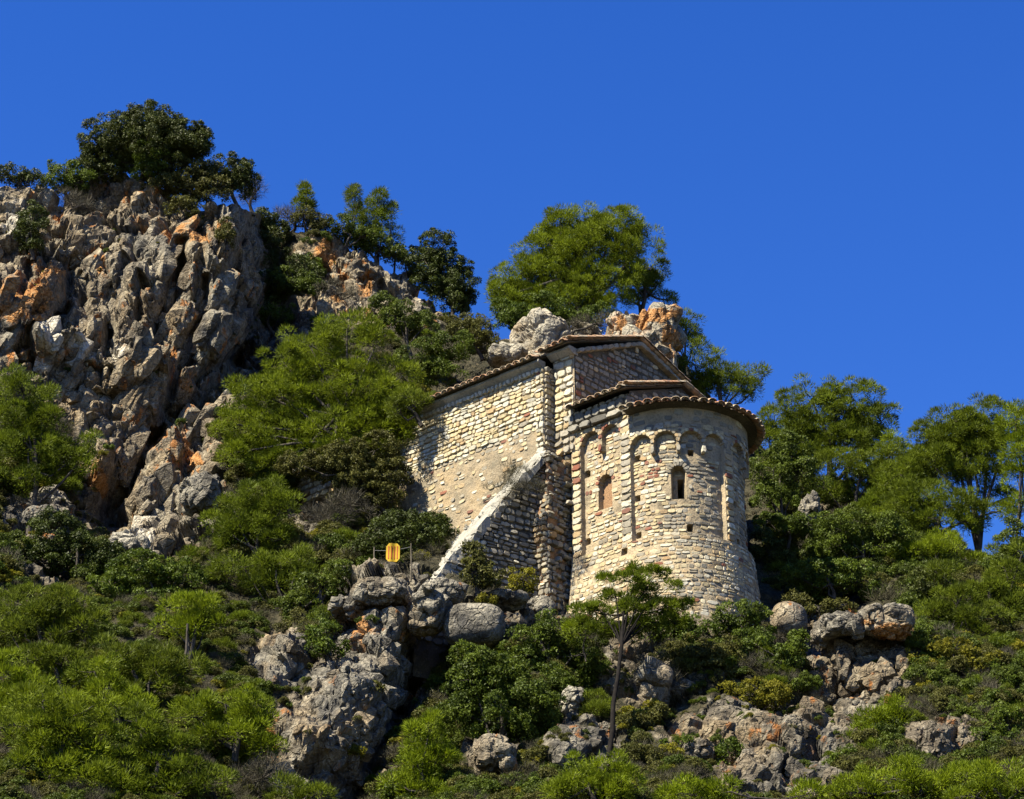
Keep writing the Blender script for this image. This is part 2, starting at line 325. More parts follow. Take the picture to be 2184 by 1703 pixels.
# behind the skyline the hill rolls back and down
back=[];last=G2[:,-1]
for kx,(dy,dz) in enumerate([(1.2,.1),(3,.1),(7,-.6),(15,-3),(30,-9),(60,-22),(120,-60)]):
    q=last+np.array([0,dy,dz]); back.append(q)
front=[];f0=G2[:,0]
for kx,(dy,dz) in enumerate([(45,-14),(20,-7),(8,-3.5)]): front.append(f0+np.array([0,-dy,-dz*0-[0,0,0][kx]])+np.array([0,0,dz]))
ALL=np.concatenate([np.stack(front,1),G2,np.stack(back,1)],1); nv=ALL.shape[1]
def ext(A): return np.concatenate([np.repeat(A[:,:1],3,1)*0,A,np.repeat(A[:,-1:],len(back),1)*0],1).ravel()
WA_,PA_=ext(WARM),ext(PALE_)
RKA=np.concatenate([np.repeat(RK[:,:1],3,1)*0,RK,np.repeat(RK[:,-1:],len(back),1)],1)
FQ=gridF(len(cols),nv)
# split the one relief into the cliff, named outcrops and the hillside (faces share borders)
PXA=np.concatenate([np.repeat(PX[:,:1],3,1),PX,np.repeat(PX[:,-1:],len(back),1)],1).ravel(); PYA=np.concatenate([np.full((len(cols),3),3000.),PY,np.full((len(cols),len(back)),0.)],1).ravel()
fx=PXA[FQ[:,0]]; fy=PYA[FQ[:,0]]
wob=14*fbm(np.stack([fx/60,fy/60,fx*0],-1),3,5)
def inpoly(px,py,poly):
    poly=np.array(poly,float); r=np.zeros(px.shape,bool); n=len(poly)
    for i in range(n):
        x1,y1=poly[i];x2,y2=poly[(i+1)%n]
        c=((y1>py)!=(y2>py))&(px<(x2-x1)*(py-y1)/((y2-y1)+1e-9)+x1); r^=c
    return r
import bmesh
def hull_template(i):
    r=np.random.default_rng(500+i); bm=bmesh.new()
    for _ in range(22):
        p=r.uniform(-1,1,3); p/=(np.abs(p)**6).sum()**(1/6); p*=r.uniform(.88,1.0); bm.verts.new(p)
    res=bmesh.ops.convex_hull(bm,input=bm.verts); bmesh.ops.delete(bm,geom=[g for g in set(res['geom_interior']) if isinstance(g,bmesh.types.BMVert)],context='VERTS')
    bmesh.ops.triangulate(bm,faces=bm.faces[:]); bm.verts.index_update(); V=np.array([v.co for v in bm.verts]); F=np.array([[v.index for v in f.verts] for f in bm.faces]); bm.free(); return V,F
HULL=[hull_template(i) for i in range(20)]
def block_at(pos,size,r,upright=1.):
    V,F=HULL[int(r.integers(20))]; sc=size*np.array([r.uniform(.6,1.15),r.uniform(.55,.9),r.uniform(.7,1.5)*upright])
    R_=np.array(Matrix.Rotation(r.normal(0,.28),3,'Z')@Matrix.Rotation(r.normal(0,.13),3,'X')@Matrix.Rotation(r.normal(0,.10),3,'Y'))
    return (V*sc)@R_.T@ROT+pos,F
REG=[('rock_bluff',[(715,1280),(760,1240),(880,1232),(925,1260),(900,1400),(850,1520),(770,1720),(570,1720),(600,1560),(690,1440)],'jagged grey limestone bluff below the foot of the sloping buttress','rock outcrop'),
 ('rock_outcrop',[(620,520),(680,485),(760,520),(870,570),(950,650),(940,690),(800,690),(670,690),(640,620)],'rounded grey outcrop with orange lichen on the ridge behind the tall left pine','rock outcrop'),
 ('rock_outcrop',[(530,1400),(570,1350),(640,1330),(660,1370),(620,1450),(560,1450)],'small dark leaning rock rib left of the jagged bluff','rock outcrop')]
reg=np.zeros(len(FQ),int)
reg[inpoly(fx+wob,fy-wob,[(-600,300),(600,300),(590,480),(540,700),(500,850),(440,1000),(400,1150),(230,1240),(180,1000),(110,800),(-100,790),(-600,900)])&(fy>0)]=1
for i,(nm,poly,lb,ct) in enumerate(REG): reg[inpoly(fx+wob,fy+wob,poly)]=i+2
AV=ALL.reshape(-1,3); AR=RKA.ravel()
XB={i:[] for i in range(5)}; rb=np.random.default_rng(12); nb=0
CLIFFP=[(-600,300),(600,300),(590,480),(540,700),(500,850),(440,1000),(400,1150),(230,1240),(180,1000),(110,800),(-100,790),(-600,900)]
while nb<3600:
    x=rb.uniform(-60,2240); y=rb.uniform(395,1740)
    if y<skyy(x)+6 or float(rockness(np.array(x),np.array(y)))<.55: continue
    if 940<x<1640 and 760<y<1330: continue
    ci=int(np.clip(np.searchsorted(cols,x),0,len(cols)-1)); rj=int(np.argmin(np.abs(PY[ci]-y))); g=G2[ci,rj]; nb+=1
    if max(float(bump_poly(np.array(x),np.array(y),pts_,wd_*1.0)) for pts_,wd_,a_ in CARVE if a_>.75)>.45: continue
    k=0
    if inpoly(np.array([x]),np.array([y]),CLIFFP)[0]: k=1
    if k==1 and float(vnoise(np.array([[x/55.,y/90.,3.3]]),9)[0])<.12: continue
    for i_,(_n,poly_,_l,_c) in enumerate(REG):
        if inpoly(np.array([x]),np.array([y]),poly_)[0]: k=i_+2
    sz=.09+.36*rb.random()**2.0 if k==1 else .08+.34*rb.random()**2.2
    v_,f_=block_at(g-N[ci,rj]*sz*(.72 if k==1 else .55),sz*(1.15 if k==1 else 1.),rb,1.75 if k==1 else .85); XB[k].append((v_,f_,np.array([1.,WARM[ci,rj],PALE_[ci,rj]])))
def withblocks(i,v,f,r):
    if not XB[i]: return v,f,r
    Vs=[v];Fs=[];o_=len(v);A={k:[r[k]] for k in r}
    for v_,f_,a_ in XB[i]:
        Vs.append(v_);Fs.append(f_+o_);o_+=len(v_)
        for k,q in zip(('rock','warm','pale'),a_): A[k].append(np.full(len(v_),q))
    return np.concatenate(Vs),[f,np.concatenate(Fs)],{k:np.concatenate(A[k]) for k in A}
def sub(i):
    f=FQ[reg==i]; u,inv=np.unique(f,return_inverse=True); return AV[u],inv.reshape(f.shape),{'rock':AR[u],'warm':WA_[u],'pale':PA_[u]}
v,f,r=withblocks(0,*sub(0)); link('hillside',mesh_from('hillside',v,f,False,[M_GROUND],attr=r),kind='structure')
v,f,r=withblocks(1,*sub(1)); link('cliff',mesh_from('cliff',v,f,False,[M_ROCK],attr=r),kind='structure')
for i,(nm,poly,lb,ct) in enumerate(REG):
    v,f,r=withblocks(i+2,*sub(i+2)); og=v[np.argmin(v[:,2])]
    o=link(nm,mesh_from(nm,v-og,f,False,[M_ROCK if i==1 else M_GREY],attr=r),label=lb,category=ct); o.location=og
# wide valley floor so the ground runs on to the horizon
gx=np.linspace(-3000,3000,40); gy=np.linspace(-3000,3000,40); GX,GY=np.meshgrid(gx,gy,indexing='ij')
GZ=-6+25*fbm(np.stack([GX/500,GY/500,GX*0],-1),3,3)*np.clip((np.hypot(GX,GY)-200)/600,0,1)
link('ground',mesh_from('ground',np.stack([GX,GY,GZ-2],-1).reshape(-1,3),gridF(40,40),True,[M_GROUND],attr={'rock':np.zeros(1600)}),kind='structure')
# quick surface lookup
def ground_at(px,py):
    ci=int(np.clip(np.searchsorted(cols,px),0,len(cols)-1)); rj=int(np.argmin(np.abs(PY[ci]-py))); return G2[ci,rj]
def T(px,py): return float(ground_at(px,py)[1])
print('terrain',round(time.time()-T0,1))

# ------------------------------------------------------------------ free standing rocks
def rock(name,label,cx,cy,rx,ry,Y,dep=1.,mat=None,amp=.5,seed=0,cat='rock',nu=64,nv_=46,power=2.6,warm=()):
    c=P(cx,cy,Y); s=mscale(Y)
    th=np.linspace(0,2*np.pi,nu); ph=np.linspace(.02,np.pi-.02,nv_)
    TH,PH=np.meshgrid(th,ph,indexing='ij'); d=np.stack([np.cos(TH)*np.sin(PH),np.sin(TH)*np.sin(PH),np.cos(PH)],-1)
    nn=(np.abs(d)**power).sum(-1)**(-1/power)
    R=np.array([rx*s,dep*(rx+ry)/2*s,ry*s*1.05]); p=d*nn[...,None]*R
    q=p+c; p=p+d*(rockdisp(q,amp,seed)[...,None])
    p[-1]=p[0]
    wa=np.zeros(p.shape[:2]); v_=p+c-CAMP; dp=v_@FW; qx=CX+FPX*v_[...,0]/dp; qy=CY-FPX*(v_@UP)/dp
    for wx,wy,wr,wh,a_ in warm: wa=np.maximum(wa,a_*np.exp(-((qx-wx)/wr)**2-((qy-wy)/wh)**2))
    og=np.array([0,0,-ry*s])
    Vv=[(p-og).reshape(-1,3)];Fv=[];o_=nu*nv_;WW=[wa.ravel()]; rr_=np.random.default_rng(seed+900)
    if amp>.15:
        for _ in range(int(26*(power>3)+22)):
            a_,b_=int(rr_.integers(nu)),int(nv_*rr_.beta(1.6,1.9)*.96); sz=rr_.uniform(.18,.48)*min(rx,ry)*s
            v2,f2=block_at(p[a_,b_]*.88,sz,rr_,.9); Vv.append(v2-og);Fv.append(f2+o_);o_+=len(v2);WW.append(np.full(len(v2),wa[a_,b_]))
    o=link(name,mesh_from(name,np.concatenate(Vv),[gridF(nu,nv_)]+([np.concatenate(Fv)] if Fv else []),amp<.1,[mat or M_GREY],attr={'warm':np.concatenate(WW)}),label=label,category=cat); o.location=c+og
    return o
rock('boulder','large smooth grey boulder with a pale left shoulder under the buttress wall',1012,1335,64,44,71.0,.8,M_GREY,.05,4,'boulder',power=3.0)
rock('boulder','rounded grey boulder to the right of the apse foot',1682,1322,38,36,73.0,1,M_GREY,.07,5,'boulder')
rock('rock_crag','tall pale crag with orange lichen standing behind the chapel ridge',1365,745,68,70,86.5,1.0,M_CRAG,.5,6,'crag',warm=[(1400,672,50,20,1.1),(1325,700,16,34,.9),(1425,720,16,55,.9),(1370,690,22,24,.8)],power=7,nu=130,nv_=100)
rock('rock_crag','whitish jagged rock behind the nave roof, left of the tall lichened crag',1160,745,62,54,86,1,M_PALE,.62,7,'crag',nu=110,nv_=84)
rock('rock_slab','low pale rock ledge sloping down towards the nave roof',1095,762,60,26,86,1,M_PALE,.4,17,'rock')
rock('rock_crag','low grey rock between the whitish jagged rock and the tall lichened crag',1245,735,50,42,88,1,M_PALE,.5,8,'crag')
rock('overhanging_ledge','overhanging ledge of split grey blocks with an orange lichen tip',1840,1345,98,32,71.2,1.1,M_GREY,.5,9,'ledge',warm=[(1905,1350,45,22,1.1),(1850,1325,20,14,.7)],power=4,nu=130,nv_=84)
rock('rock_block','squared grey block with an orange streak under the overhanging ledge',1838,1430,72,48,72.2,1,M_GREY,.5,10,'rock',warm=[(1880,1438,30,18,1.1),(1800,1430,12,10,.7)],power=5,nu=110,nv_=84)
rock('rock','small grey rock topped with orange lichen beneath the squared block',1830,1502,48,26,71.2,1,M_GREY,.35,11,warm=[(1815,1482,20,8,1.)])
rock('rock','flat dark slabby rock in the scrub at the lower right',1995,1560,52,36,70,1,M_GREY,.4,12)
rock('rock','low tilted slab rock in the scrub below the yellowing tree',1950,1603,60,18,69.4,1,M_GREY,.3,13)
rock('rock','pale rock half hidden in the trees right of the apse',1728,1085,26,36,80.4,1,M_GREY,.25,14)
rock('boulder','pale curved boulder beside the foot of the cliff',432,1055,42,46,77.5,1,M_GREY,.25,15,'boulder')
rock('rock','warm pink sunlit rock under the dark green oak',1060,1612,44,36,66.4,1,M_ROCK,.35,16)
rock('rock','tall pale rock at the edge of the dark green oak',1215,1505,30,44,69.4,1,M_PALE,.35,18)
rock('rock','broken grey rock right of the thin pine trunk',1395,1470,42,50,69.6,1,M_GREY,.45,19)
rock('rock','grey rock with whitish faces at lower centre right',1700,1570,62,40,68.6,1,M_GREY,.45,20)
rock('rock','small stacked grey rock near the bottom right of centre',1610,1630,44,26,67,1,M_GREY,.4,21)
rock('rock','pale grey rock between the two bright pines at the bottom',1490,1605,38,26,67.4,1,M_GREY,.4,22)
rock('rock','low whitish rock in the shade at the far left',95,1100,46,22,76,1,M_GREY,.35,23)
rock('rock_crag','dark fissured rock where the buttress foot meets the bluff',912,1300,44,52,70.9,1,M_GREY,.6,31,'crag')
rock('rock','low grey rock in front of the buttress end',960,1262,30,24,71.0,1,M_GREY,.35,32)
rock('rock','fissured grey rock beneath the flag on top of the bluff',815,1268,58,28,71.0,1,M_GREY,.35,41)
rock('rock','grey rock step on the left shoulder of the bluff',745,1292,42,30,71.3,1,M_GREY,.35,42)
rock('rock','small rock lump at the foot of the ruined pier',1140,1300,34,22,73.2,1,M_GREY,.3,24)
rock('rock','grey rock ledge above the big smooth boulder',1060,1278,62,14,72.2,1,M_GREY,.3,25)
rock('rock','white sunlit rock at the base of the cliff rib',275,1165,48,30,76.8,1,M_PALE,.4,26)
print('rocks',round(time.time()-T0,1))

# ------------------------------------------------------------------ chapel
O=np.array([3.87024189,73.8664532,32.74508986])
EA=np.array([math.sin(AZ),-math.cos(AZ),0]); EN=np.array([math.cos(AZ),math.sin(AZ),0]); EZ=np.array([0,0,1.])
def L(a,n,z):
    a,n,z=np.broadcast_arrays(np.asarray(a,float),np.asarray(n,float),np.asarray(z,float))
    return O+a[...,None]*EA+n[...,None]*EN+z[...,None]*EZ
chapel=thing('stone_chapel',tuple(L(-2,2,-3)),'small Romanesque stone chapel with a round apse and clay tile roofs on the rocky slope','chapel')
CHO=np.array(chapel.location)
CN,RA=2.35,2.4           # apse centre (n) and radius
class Flat:
    def __init__(s,o,U,Nn): s.o,s.U,s.N=np.array(o),np.array(U),np.array(Nn)
    def map(s,u,v,w):
        u,v,w=np.broadcast_arrays(np.asarray(u,float),np.asarray(v,float),np.asarray(w,float))
        return s.o+u[...,None]*s.U+v[...,None]*EZ+w[...,None]*s.N
    def frame(s,u,v): return s.U,EZ,s.N
class Apse:
    def map(s,u,v,w):
        u,v,w=np.broadcast_arrays(np.asarray(u,float),np.asarray(v,float),np.asarray(w,float))
        th=u/RA; a=(RA+w)*np.sin(th); n=CN-(RA+w)*np.cos(th); return L(a,n,v)
    def frame(s,u,v):
        th=u/RA; Nn=math.sin(th)*EA-math.cos(th)*EN; U=math.cos(th)*EA+math.sin(th)*EN; return U,EZ,Nn
# stone templates : rounded irregular blocks, unit half size, 40 triangles
def stone_template(i):
    r=np.random.default_rng(100+i); K=9
    a=np.sort(np.linspace(0,2*np.pi,K,endpoint=False)+r.uniform(-.14,.14,K))+r.uniform(0,1)
    e=r.uniform(4,10); rad=(np.abs(np.cos(a))**e+np.abs(np.sin(a))**e)**(-1/e)*r.uniform(.86,1.06,K)
    x=np.cos(a)*rad; y=np.sin(a)*rad
    off=r.uniform(-.12,.12,2); tz=r.uniform(-.25,.25,2)
    def ring(s,z): return np.stack([x*s+off[0]*(1-s),y*s+off[1]*(1-s),z+(tz[0]*x+tz[1]*y)*(z>0)],-1)
    V=np.concatenate([ring(1,-1.),ring(.985,.62),ring(.86,.96),[[off[0]*.5,off[1]*.5,1.0]]])
    q=[];t=[]
    for k in range(K):
        j=(k+1)%K; q+= [[k,j,K+j,K+k],[K+k,K+j,2*K+j,2*K+k]]; t.append([2*K+k,2*K+j,3*K])
    return V,np.array(q),np.array(t)
STT=[stone_template(i) for i in range(14)]
STM=[mesh_from('stone',v,[q,t],False,[M_ST[0]],attr={'tint':np.zeros(len(v))}) for v,q,t in STT]
STONES=[]      # parent part, template, matrix 3x3, position, class, size, weight
def stone(part,wall,u,v,du,dv,w=0.,cls=0,th=.05,rot=0.,weight=1.,tl=None):
    U,V,Nn=wall.frame(u,v); c,s_=math.cos(rot),math.sin(rot)
    U2=U*c+V*s_; V2=-U*s_+V*c
    if tl is None: tl=rng.normal(0,.06,2)
    N2=Nn+U2*tl[0]+V2*tl[1]
    STONES.append((part,int(rng.integers(len(STT))),np.stack([U2*du/2,V2*dv/2,N2*th],1),wall.map(u,v,w),cls,du*dv*weight))
def flush_stones(limit=300):
    order=sorted(range(len(STONES)),key=lambda i:-STONES[i][5]); top=set(order[:limit]); rest={}
    for i,(part,k,M,p,c,sz) in enumerate(STONES):
        if i in top:
            o=bpy.data.objects.new('stone',STM[k]); COL.objects.link(o); o.parent=part
            m=Matrix.Identity(4)
            for r_ in range(3):
                for c_ in range(3): m[r_][c_]=M[r_,c_]
                m[r_][3]=p[r_]-CHO[r_]
            o.matrix_local=m; o.material_slots[0].link='OBJECT'; o.material_slots[0].material=M_ST[c]
        else: rest.setdefault(part.name,[part,[]])[1].append((k,M,p,c))
    for nm,(part,lst) in rest.items():
        V=[];Q=[];Tt=[];mq=[];mt=[];tint=[];o_=0
        for k,M,p,c in lst:
            v,q,t=STT[k]; V.append(v@M.T+p-CHO);Q.append(q+o_);Tt.append(t+o_);o_+=len(v); mq+=[c]*len(q);mt+=[c]*len(t);tint.append(np.full(len(v),rng.random()))
        link('stonework',mesh_from('stonework',np.concatenate(V),[np.concatenate(Q),np.concatenate(Tt)],False,M_ST,mi=mq+mt,attr={'tint':np.concatenate(tint)}),part,kind='stuff')
def wallmesh(name,wall,u0,u1,v0,v1,wfun,mat,res=.035,rough=.012,drop=None,seed=3):
    nu=int((u1-u0)/res)+2; nv=int((v1-v0)/res)+2
    UU,VV=np.meshgrid(np.linspace(u0,u1,nu),np.linspace(v0,v1,nv),indexing='ij')
    W=wfun(UU,VV) if callable(wfun) else np.full(UU.shape,float(wfun))
    W=W+rough*2*fbm(np.stack([UU*5,VV*5,UU*0+seed],-1),3,seed)
    if drop is not None:            # clamp the outline: vertices above the limit collapse onto it
        lim=drop(UU); VV=np.minimum(VV,lim)
    Pt=wall.map(UU,VV,W)
    Pt[...,:]=Pt
    return child(name,Pt.reshape(-1,3),gridF(nu,nv),chapel,[mat],CHO)
def pick(probs):
    c=list(probs.keys()); p=np.array(list(probs.values()),float); return int(c[rng.choice(len(c),p=p/p.sum())])
def courses(part,wall,u0,u1,v0,v1,hr,wr,wfun,cls,keep=None,th=(.04,.07),cover=1.,gap=.018,slope=0.,weight=1.,seed=0):
    v=v0
    while v<v1:
        h=rng.uniform(*hr); u=u0-rng.uniform(0,wr[0])
        while u<u1:
            wd=rng.uniform(*wr)*(1.25 if rng.random()<.15 else 1); 
            uu=u+wd/2; vv=v+h/2+slope*uu+.03*math.sin(uu*2.1+v*3)+rng.normal(0,.008)
            u+=wd
            if uu-wd/2<u0-.02 or uu+wd/2>u1+.02:
                lo=max(uu-wd/2,u0);hi=min(uu+wd/2,u1); wd=hi-lo; uu=(lo+hi)/2
                if wd<.07: continue
            if rng.random()>(cover(uu,vv) if callable(cover) else cover): continue
            if keep is not None and not keep(uu,vv,wd,h): continue
            w=float(wfun(np.array([uu]),np.array([vv]))[0]) if callable(wfun) else wfun
            hh=h*rng.uniform(.82,1.0)
            if rng.random()<.12 and h>.13:
                for sgn in(-1,1): stone(part,wall,uu,vv+sgn*h/4,wd-gap,h/2-gap,w,cls(uu,vv),rng.uniform(*th),rng.normal(0,.03),weight)
            else: stone(part,wall,uu,vv,wd-gap,hh-gap,w,cls(uu,vv),rng.uniform(*th),rng.normal(0,.05),weight)
        v+=h
def n2(u,v,s=1.,seed=0): return float(vnoise(np.array([[u*s,v*s,seed*3.7]]),seed)[0])
# --- newer nave wall, south side
WN=Flat(L(0,-.5,0),EA,-EN)
w_nave=wallmesh('nave_wall',WN,-10.6,-3.28,-4,7.05,0.,M_PLASTER,.05,.014)
plast=lambda u:4.98+.28*math.sin(u*1.3)*.25+.06*(u+3.4)*-.3
def cls_nave(u,v): 
    return pick({CREAM:5,PALE:4.6,OCHRE:.8,RED:.13,WEATH:.4})
courses(w_nave,WN,-10.5,-3.3,4.95,7.0,(.12,.22),(.13,.42),0.,cls_nave,th=(.03,.07),gap=.008,weight=1.5)
for i in range(38): stone(w_nave,WN,-10.4+i*.185,7.02,.15,.17,.03,PALE,.09,rng.normal(0,.2))
courses(w_nave,WN,-10.5,-3.3,-1.2,4.95,(.15,.22),(.16,.36),-.01,lambda u,v:pick({PALE:5,CREAM:3,WEATH:4,RED:.5,OCHRE:1}),
   cover=lambda u,v:np.clip(.42+.5*n2(u,v,.6,4)+(.5 if v>4.75 else 0)-(.22 if 3.4<v<4.6 else 0),.05,.95),th=(.02,.045),gap=.04)
courses(w_nave,WN,-3.62,-3.28,2.8,7.0,(.16,.26),(.26,.36),.02,cls_nave,th=(.05,.08))      # corner quoins
# --- its return face
WR=Flat(L(-3.26,0,0),EN,EA)
w_ret=wallmesh('return_wall',WR,-.5,.05,2.2,7.05,0.,M_MORTAR,.05,.014)
courses(w_ret,WR,-.5,0.02,2.3,7.0,(.16,.26),(.2,.36),0.,lambda u,v:pick({CREAM:3,GREY:2,WEATH:3}),th=(.04,.08))
# --- older corner segment
WC=Flat(L(0,-.05,0),EA,-EN)
w_cor=wallmesh('corner_wall',WC,-3.28,-2.33,3.85,7.45,0.,M_MORTAR,.04,.014)
courses(w_cor,WC,-3.2,-2.34,3.85,7.4,(.2,.32),(.26,.5),0.,lambda u,v:pick({CREAM:3,PALE:4,OCHRE:1.2,RED:.4} if v>4.6 else {WEATH:4,OCHRE:2,CREAM:1}),th=(.05,.09),weight=1.5)
# --- east gable of the nave
WG=Flat(L(-2.35,0,0),EN,EA)
def gable_top(u): return np.where(u<3.39,7.5+(u)*(9.12-7.5)/3.39,9.12-(u-3.39)*.31)
w_gab=wallmesh('gable_wall',WG,-.05,5.8,3.9,9.4,0.,M_GMORTAR,.07,.02,drop=gable_top)
courses(w_gab,WG,-.02,5.7,4.7,9.3,(.16,.28),(.17,.38),0.,lambda u,v:pick({WEATH:2,GREY:6,CREAM:.3,RED:.25}),keep=lambda u,v,a,b:v+b/2<gable_top(np.array(u))-.05 and (v>5.4+min(u,3)*.3),th=(.03,.06),gap=.035,weight=1.25)  # mostly grey stones: the shade on this gable is deepened in their colour
# --- presbytery, flat side wall : u = a, from -2.55 to 0
WP=Flat(L(0,0,0),EA,-EN)
def box(u,v,u0,u1,v0,v1): return (u>u0)&(u<u1)&(v>v0)&(v<v1)
def arched(u,v,uc,hw,v0,vs): # opening with a round top springing at vs
    return ((np.abs(u-uc)<hw)&(v>v0)&(v<=vs))|((np.hypot(u-uc,v-vs)<hw)&(v>vs))
REC=.17
def w_presb(u,v):
    rec=box(u,v,-2.12,-.46,.0,3.98)
    for uc in(-1.70,-.87): rec=rec|((np.hypot(u-uc,v-3.95)<.385)&(v>3.9))
    rec&=~(box(u,v,-1.36,-1.22,3.5,4.0))
    w=np.where(rec,-REC,0.)
    w=np.where(arched(u,v,-1.24,.27,1.52,2.42),-.42,w)
    for uc,vc in((-1.98,2.95),(-2.0,.55),(-.3,-.35)): w=np.where(box(u,v,uc-.11,uc+.09,vc-.11,vc+.1),-.6,w)
    return w+np.where(v<0,.03+np.clip(-v,0,3)*.11,0)
def w_apse(u,v):
    rec=np.zeros(np.shape(u),bool)
    for b0,arcs in((0.0,(.42,1.26,2.12,2.94)),(3.66,(4.06,4.88,5.7,6.52))):
        rec|=box(u,v,b0,b0+3.28,-.1,3.18)
        for uc in arcs: rec|=((np.hypot(u-uc,v-3.16)<.385)&(v>3.1))
        for uc in arcs[:-1]: rec&=~box(u,v,uc+.37,uc+.47,2.80,3.3)
    w=np.where(rec,-REC,0.)
    win=arched(u,v,1.66,.25,1.2,2.12); w=np.where(win,-.5,w)
    w=np.where(win&box(u,v,1.66,1.86,1.1,2.0),-1.3,w)
    w=np.where(arched(u,v,5.2,.25,1.2,2.12),-.6,w)
    for uc,vc in((2.13,2.83),(2.0,.19),(.17,2.83),(.15,1.43),(.15,.13),(3.95,1.4),(4.1,.1)): w=np.where(box(u,v,uc-.1,uc+.1,vc-.1,vc+.1),-.6,w)
    return w+np.where(v<-.1,.03+np.clip(-v-.1,0,3)*.10+.05*np.exp(-((v+.25)/.12)**2)*0,0)
w_pre=wallmesh('presbytery_wall',WP,-2.55,0.0,-4,5.2,w_presb,M_MORTAR,.036,.010)
WA=Apse()
w_aps=wallmesh('apse_wall',WA,0.0,7.5,-4,4.5,w_apse,M_MORTAR,.038,.010)
def weather(u,v):   # where the apse has lost its warm colour
    return n2(u,v,.55,8)*.7+(.6 if u>2.0 else 0)+(.25 if (1.0<u<2.4 and .2<v<2.9) else 0)-(.5 if v<-.2 else 0)
def cls_ap(u,v):
    if weather(u,v)>.3: return pick({WEATH:5,GREY:2.6,CREAM:.8,RED:.12})
    if 1.9<v<2.6 and u<1.2: return pick({CREAM:3,RED:1.5,PALE:2,OCHRE:1})
    return pick({CREAM:4.5,PALE:2.8,OCHRE:1.7,WEATH:1.6,RED:.2,GREY:.3})
def smooth_spot(wf):
    def k(u,v,a,b):
        us=np.array([u-a/2.3,u+a/2.3,u,u,u-a/2.3,u+a/2.3]);vs=np.array([v,v,v-b/2.3,v+b/2.3,v+b/2.3,v-b/2.3])
        w=wf(us,vs); return w.max()-w.min()<.035
    return k
ap_cover=lambda u,v:np.clip(.80+.45*n2(u,v,.8,21)-(.35 if (1.9<u<3.2 and v>-.2) else 0),.25,1)
courses(w_pre,WP,-2.5,0.0,-3.2,4.4,(.11,.21),(.12,.34),w_presb,cls_ap,keep=smooth_spot(w_presb),th=(.014,.034),cover=.9,gap=.022)
courses(w_aps,WA,0.0,6.5,-3.0,3.62,(.10,.20),(.11,.33),w_apse,cls_ap,keep=smooth_spot(w_apse),th=(.012,.032),cover=ap_cover,gap=.022)
courses(w_aps,WA,0.0,6.5,3.62,4.35,(.2,.3),(.25,.4),0.,lambda u,v:pick({WEATH:4,GREY:1.5,RED:.4,CREAM:1}),th=(.012,.025),cover=.5,gap=.03,weight=.5)
# quoins of the strips
for v in np.arange(.1,4.2,.24):
    stone(w_pre,WP,-2.33,v,.36,.21,0,pick({CREAM:3,PALE:2,RED:.5,OCHRE:2}),.05,0); stone(w_pre,WP,-.23+rng.normal(0,.01),v,.40,.2,0,pick({CREAM:2,PALE:2,WEATH:3,RED:.6}),.04,0)
for v in np.arange(.0,2.9,.22): stone(w_aps,WA,3.47,v,.32,.19,0,RED if abs(v-2.2)<.12 else pick({CREAM:3,OCHRE:3,PALE:1}),.045,0)
def voussoirs(part,wall,uc,vc,r,cls,n=9,ln=.17,th=.05,a0=0,a1=180,w=0.):
    for k in range(n):
        a=math.radians(a0+(a1-a0)*(k+.5)/n); stone(part,wall,uc+math.cos(a)*(r+ln/2),vc+math.sin(a)*(r+ln/2),ln,math.pi*r*1.18/n-.01,w,cls(),th,a)
for uc in(-1.70,-.87): voussoirs(w_pre,WP,uc,3.95,.385,lambda:pick({RED:2.2,OCHRE:2,WEATH:2}),9,.11,.03)
stone(w_pre,WP,-1.29,3.62,.14,.3,0,RED,.05)
for uc in(.42,1.26,2.12,2.94,4.06,4.88): voussoirs(w_aps,WA,uc,3.16,.385,lambda:pick({WEATH:3,CREAM:3,OCHRE:2,RED:.3}),9,.11,.03)
for uc in(.84,1.69,2.53,4.47): stone(w_aps,WA,uc,2.93,.13,.26,0,pick({RED:1.2,WEATH:2,PALE:1}),.06)
voussoirs(w_pre,WP,-1.24,2.42,.27,lambda:pick({RED:2,WEATH:2,OCHRE:1}),7,.16,.03,w=-REC)
voussoirs(w_aps,WA,1.66,2.12,.25,lambda:pick({WEATH:3,GREY:1}),9,.2,.03,w=-REC)
# infill of the blind window and dark slit of the apse window, as parts
def plate(name,wall,u0,u1,v0,v1,w,mat,top=None):
    uu,vv=np.meshgrid(np.linspace(u0,u1,8),np.linspace(v0,v1,12),indexing='ij')
    p=wall.map(uu,vv,np.full(uu.shape,w)); q=wall.map(uu,vv,np.full(uu.shape,w-.1))
    return child(name,p.reshape(-1,3),gridF(8,12),chapel,[mat],CHO)
plate('blocked_window',WP,-1.52,-.96,1.45,2.75,-.37,M_RUBBLE)
plate('window_slit',WA,1.68,1.84,1.15,1.98,-1.2,M_DARK)
# grey cornice of the presbytery, two courses
sl_=Flat(L(0,0,0),EA,-EN)
w_cn=wallmesh('presbytery_cornice',sl_,-2.62,-.02,4.5,5.2,.07,M_GMORTAR,.05,.02)
u=-2.6
while u<-.1:
    wd=rng.uniform(.5,.8); stone(w_cn,WP,u+wd/2,4.62,min(wd,-.02-u)-.02,.24,.10,GREY,.10,0,2); u+=wd
u=-2.55
while u<-.1:
    wd=rng.uniform(.26,.46); stone(w_cn,WP,u+wd/2,4.93,min(wd,-.05-u)-.02,.34,.06,GREY,.12,rng.normal(0,.03),2); u+=wd
for i in range(9): stone(w_cn,WP,-2.5+i*.28,5.15,.24,.13,.02,pick({GREY:3,WEATH:2}),.10)
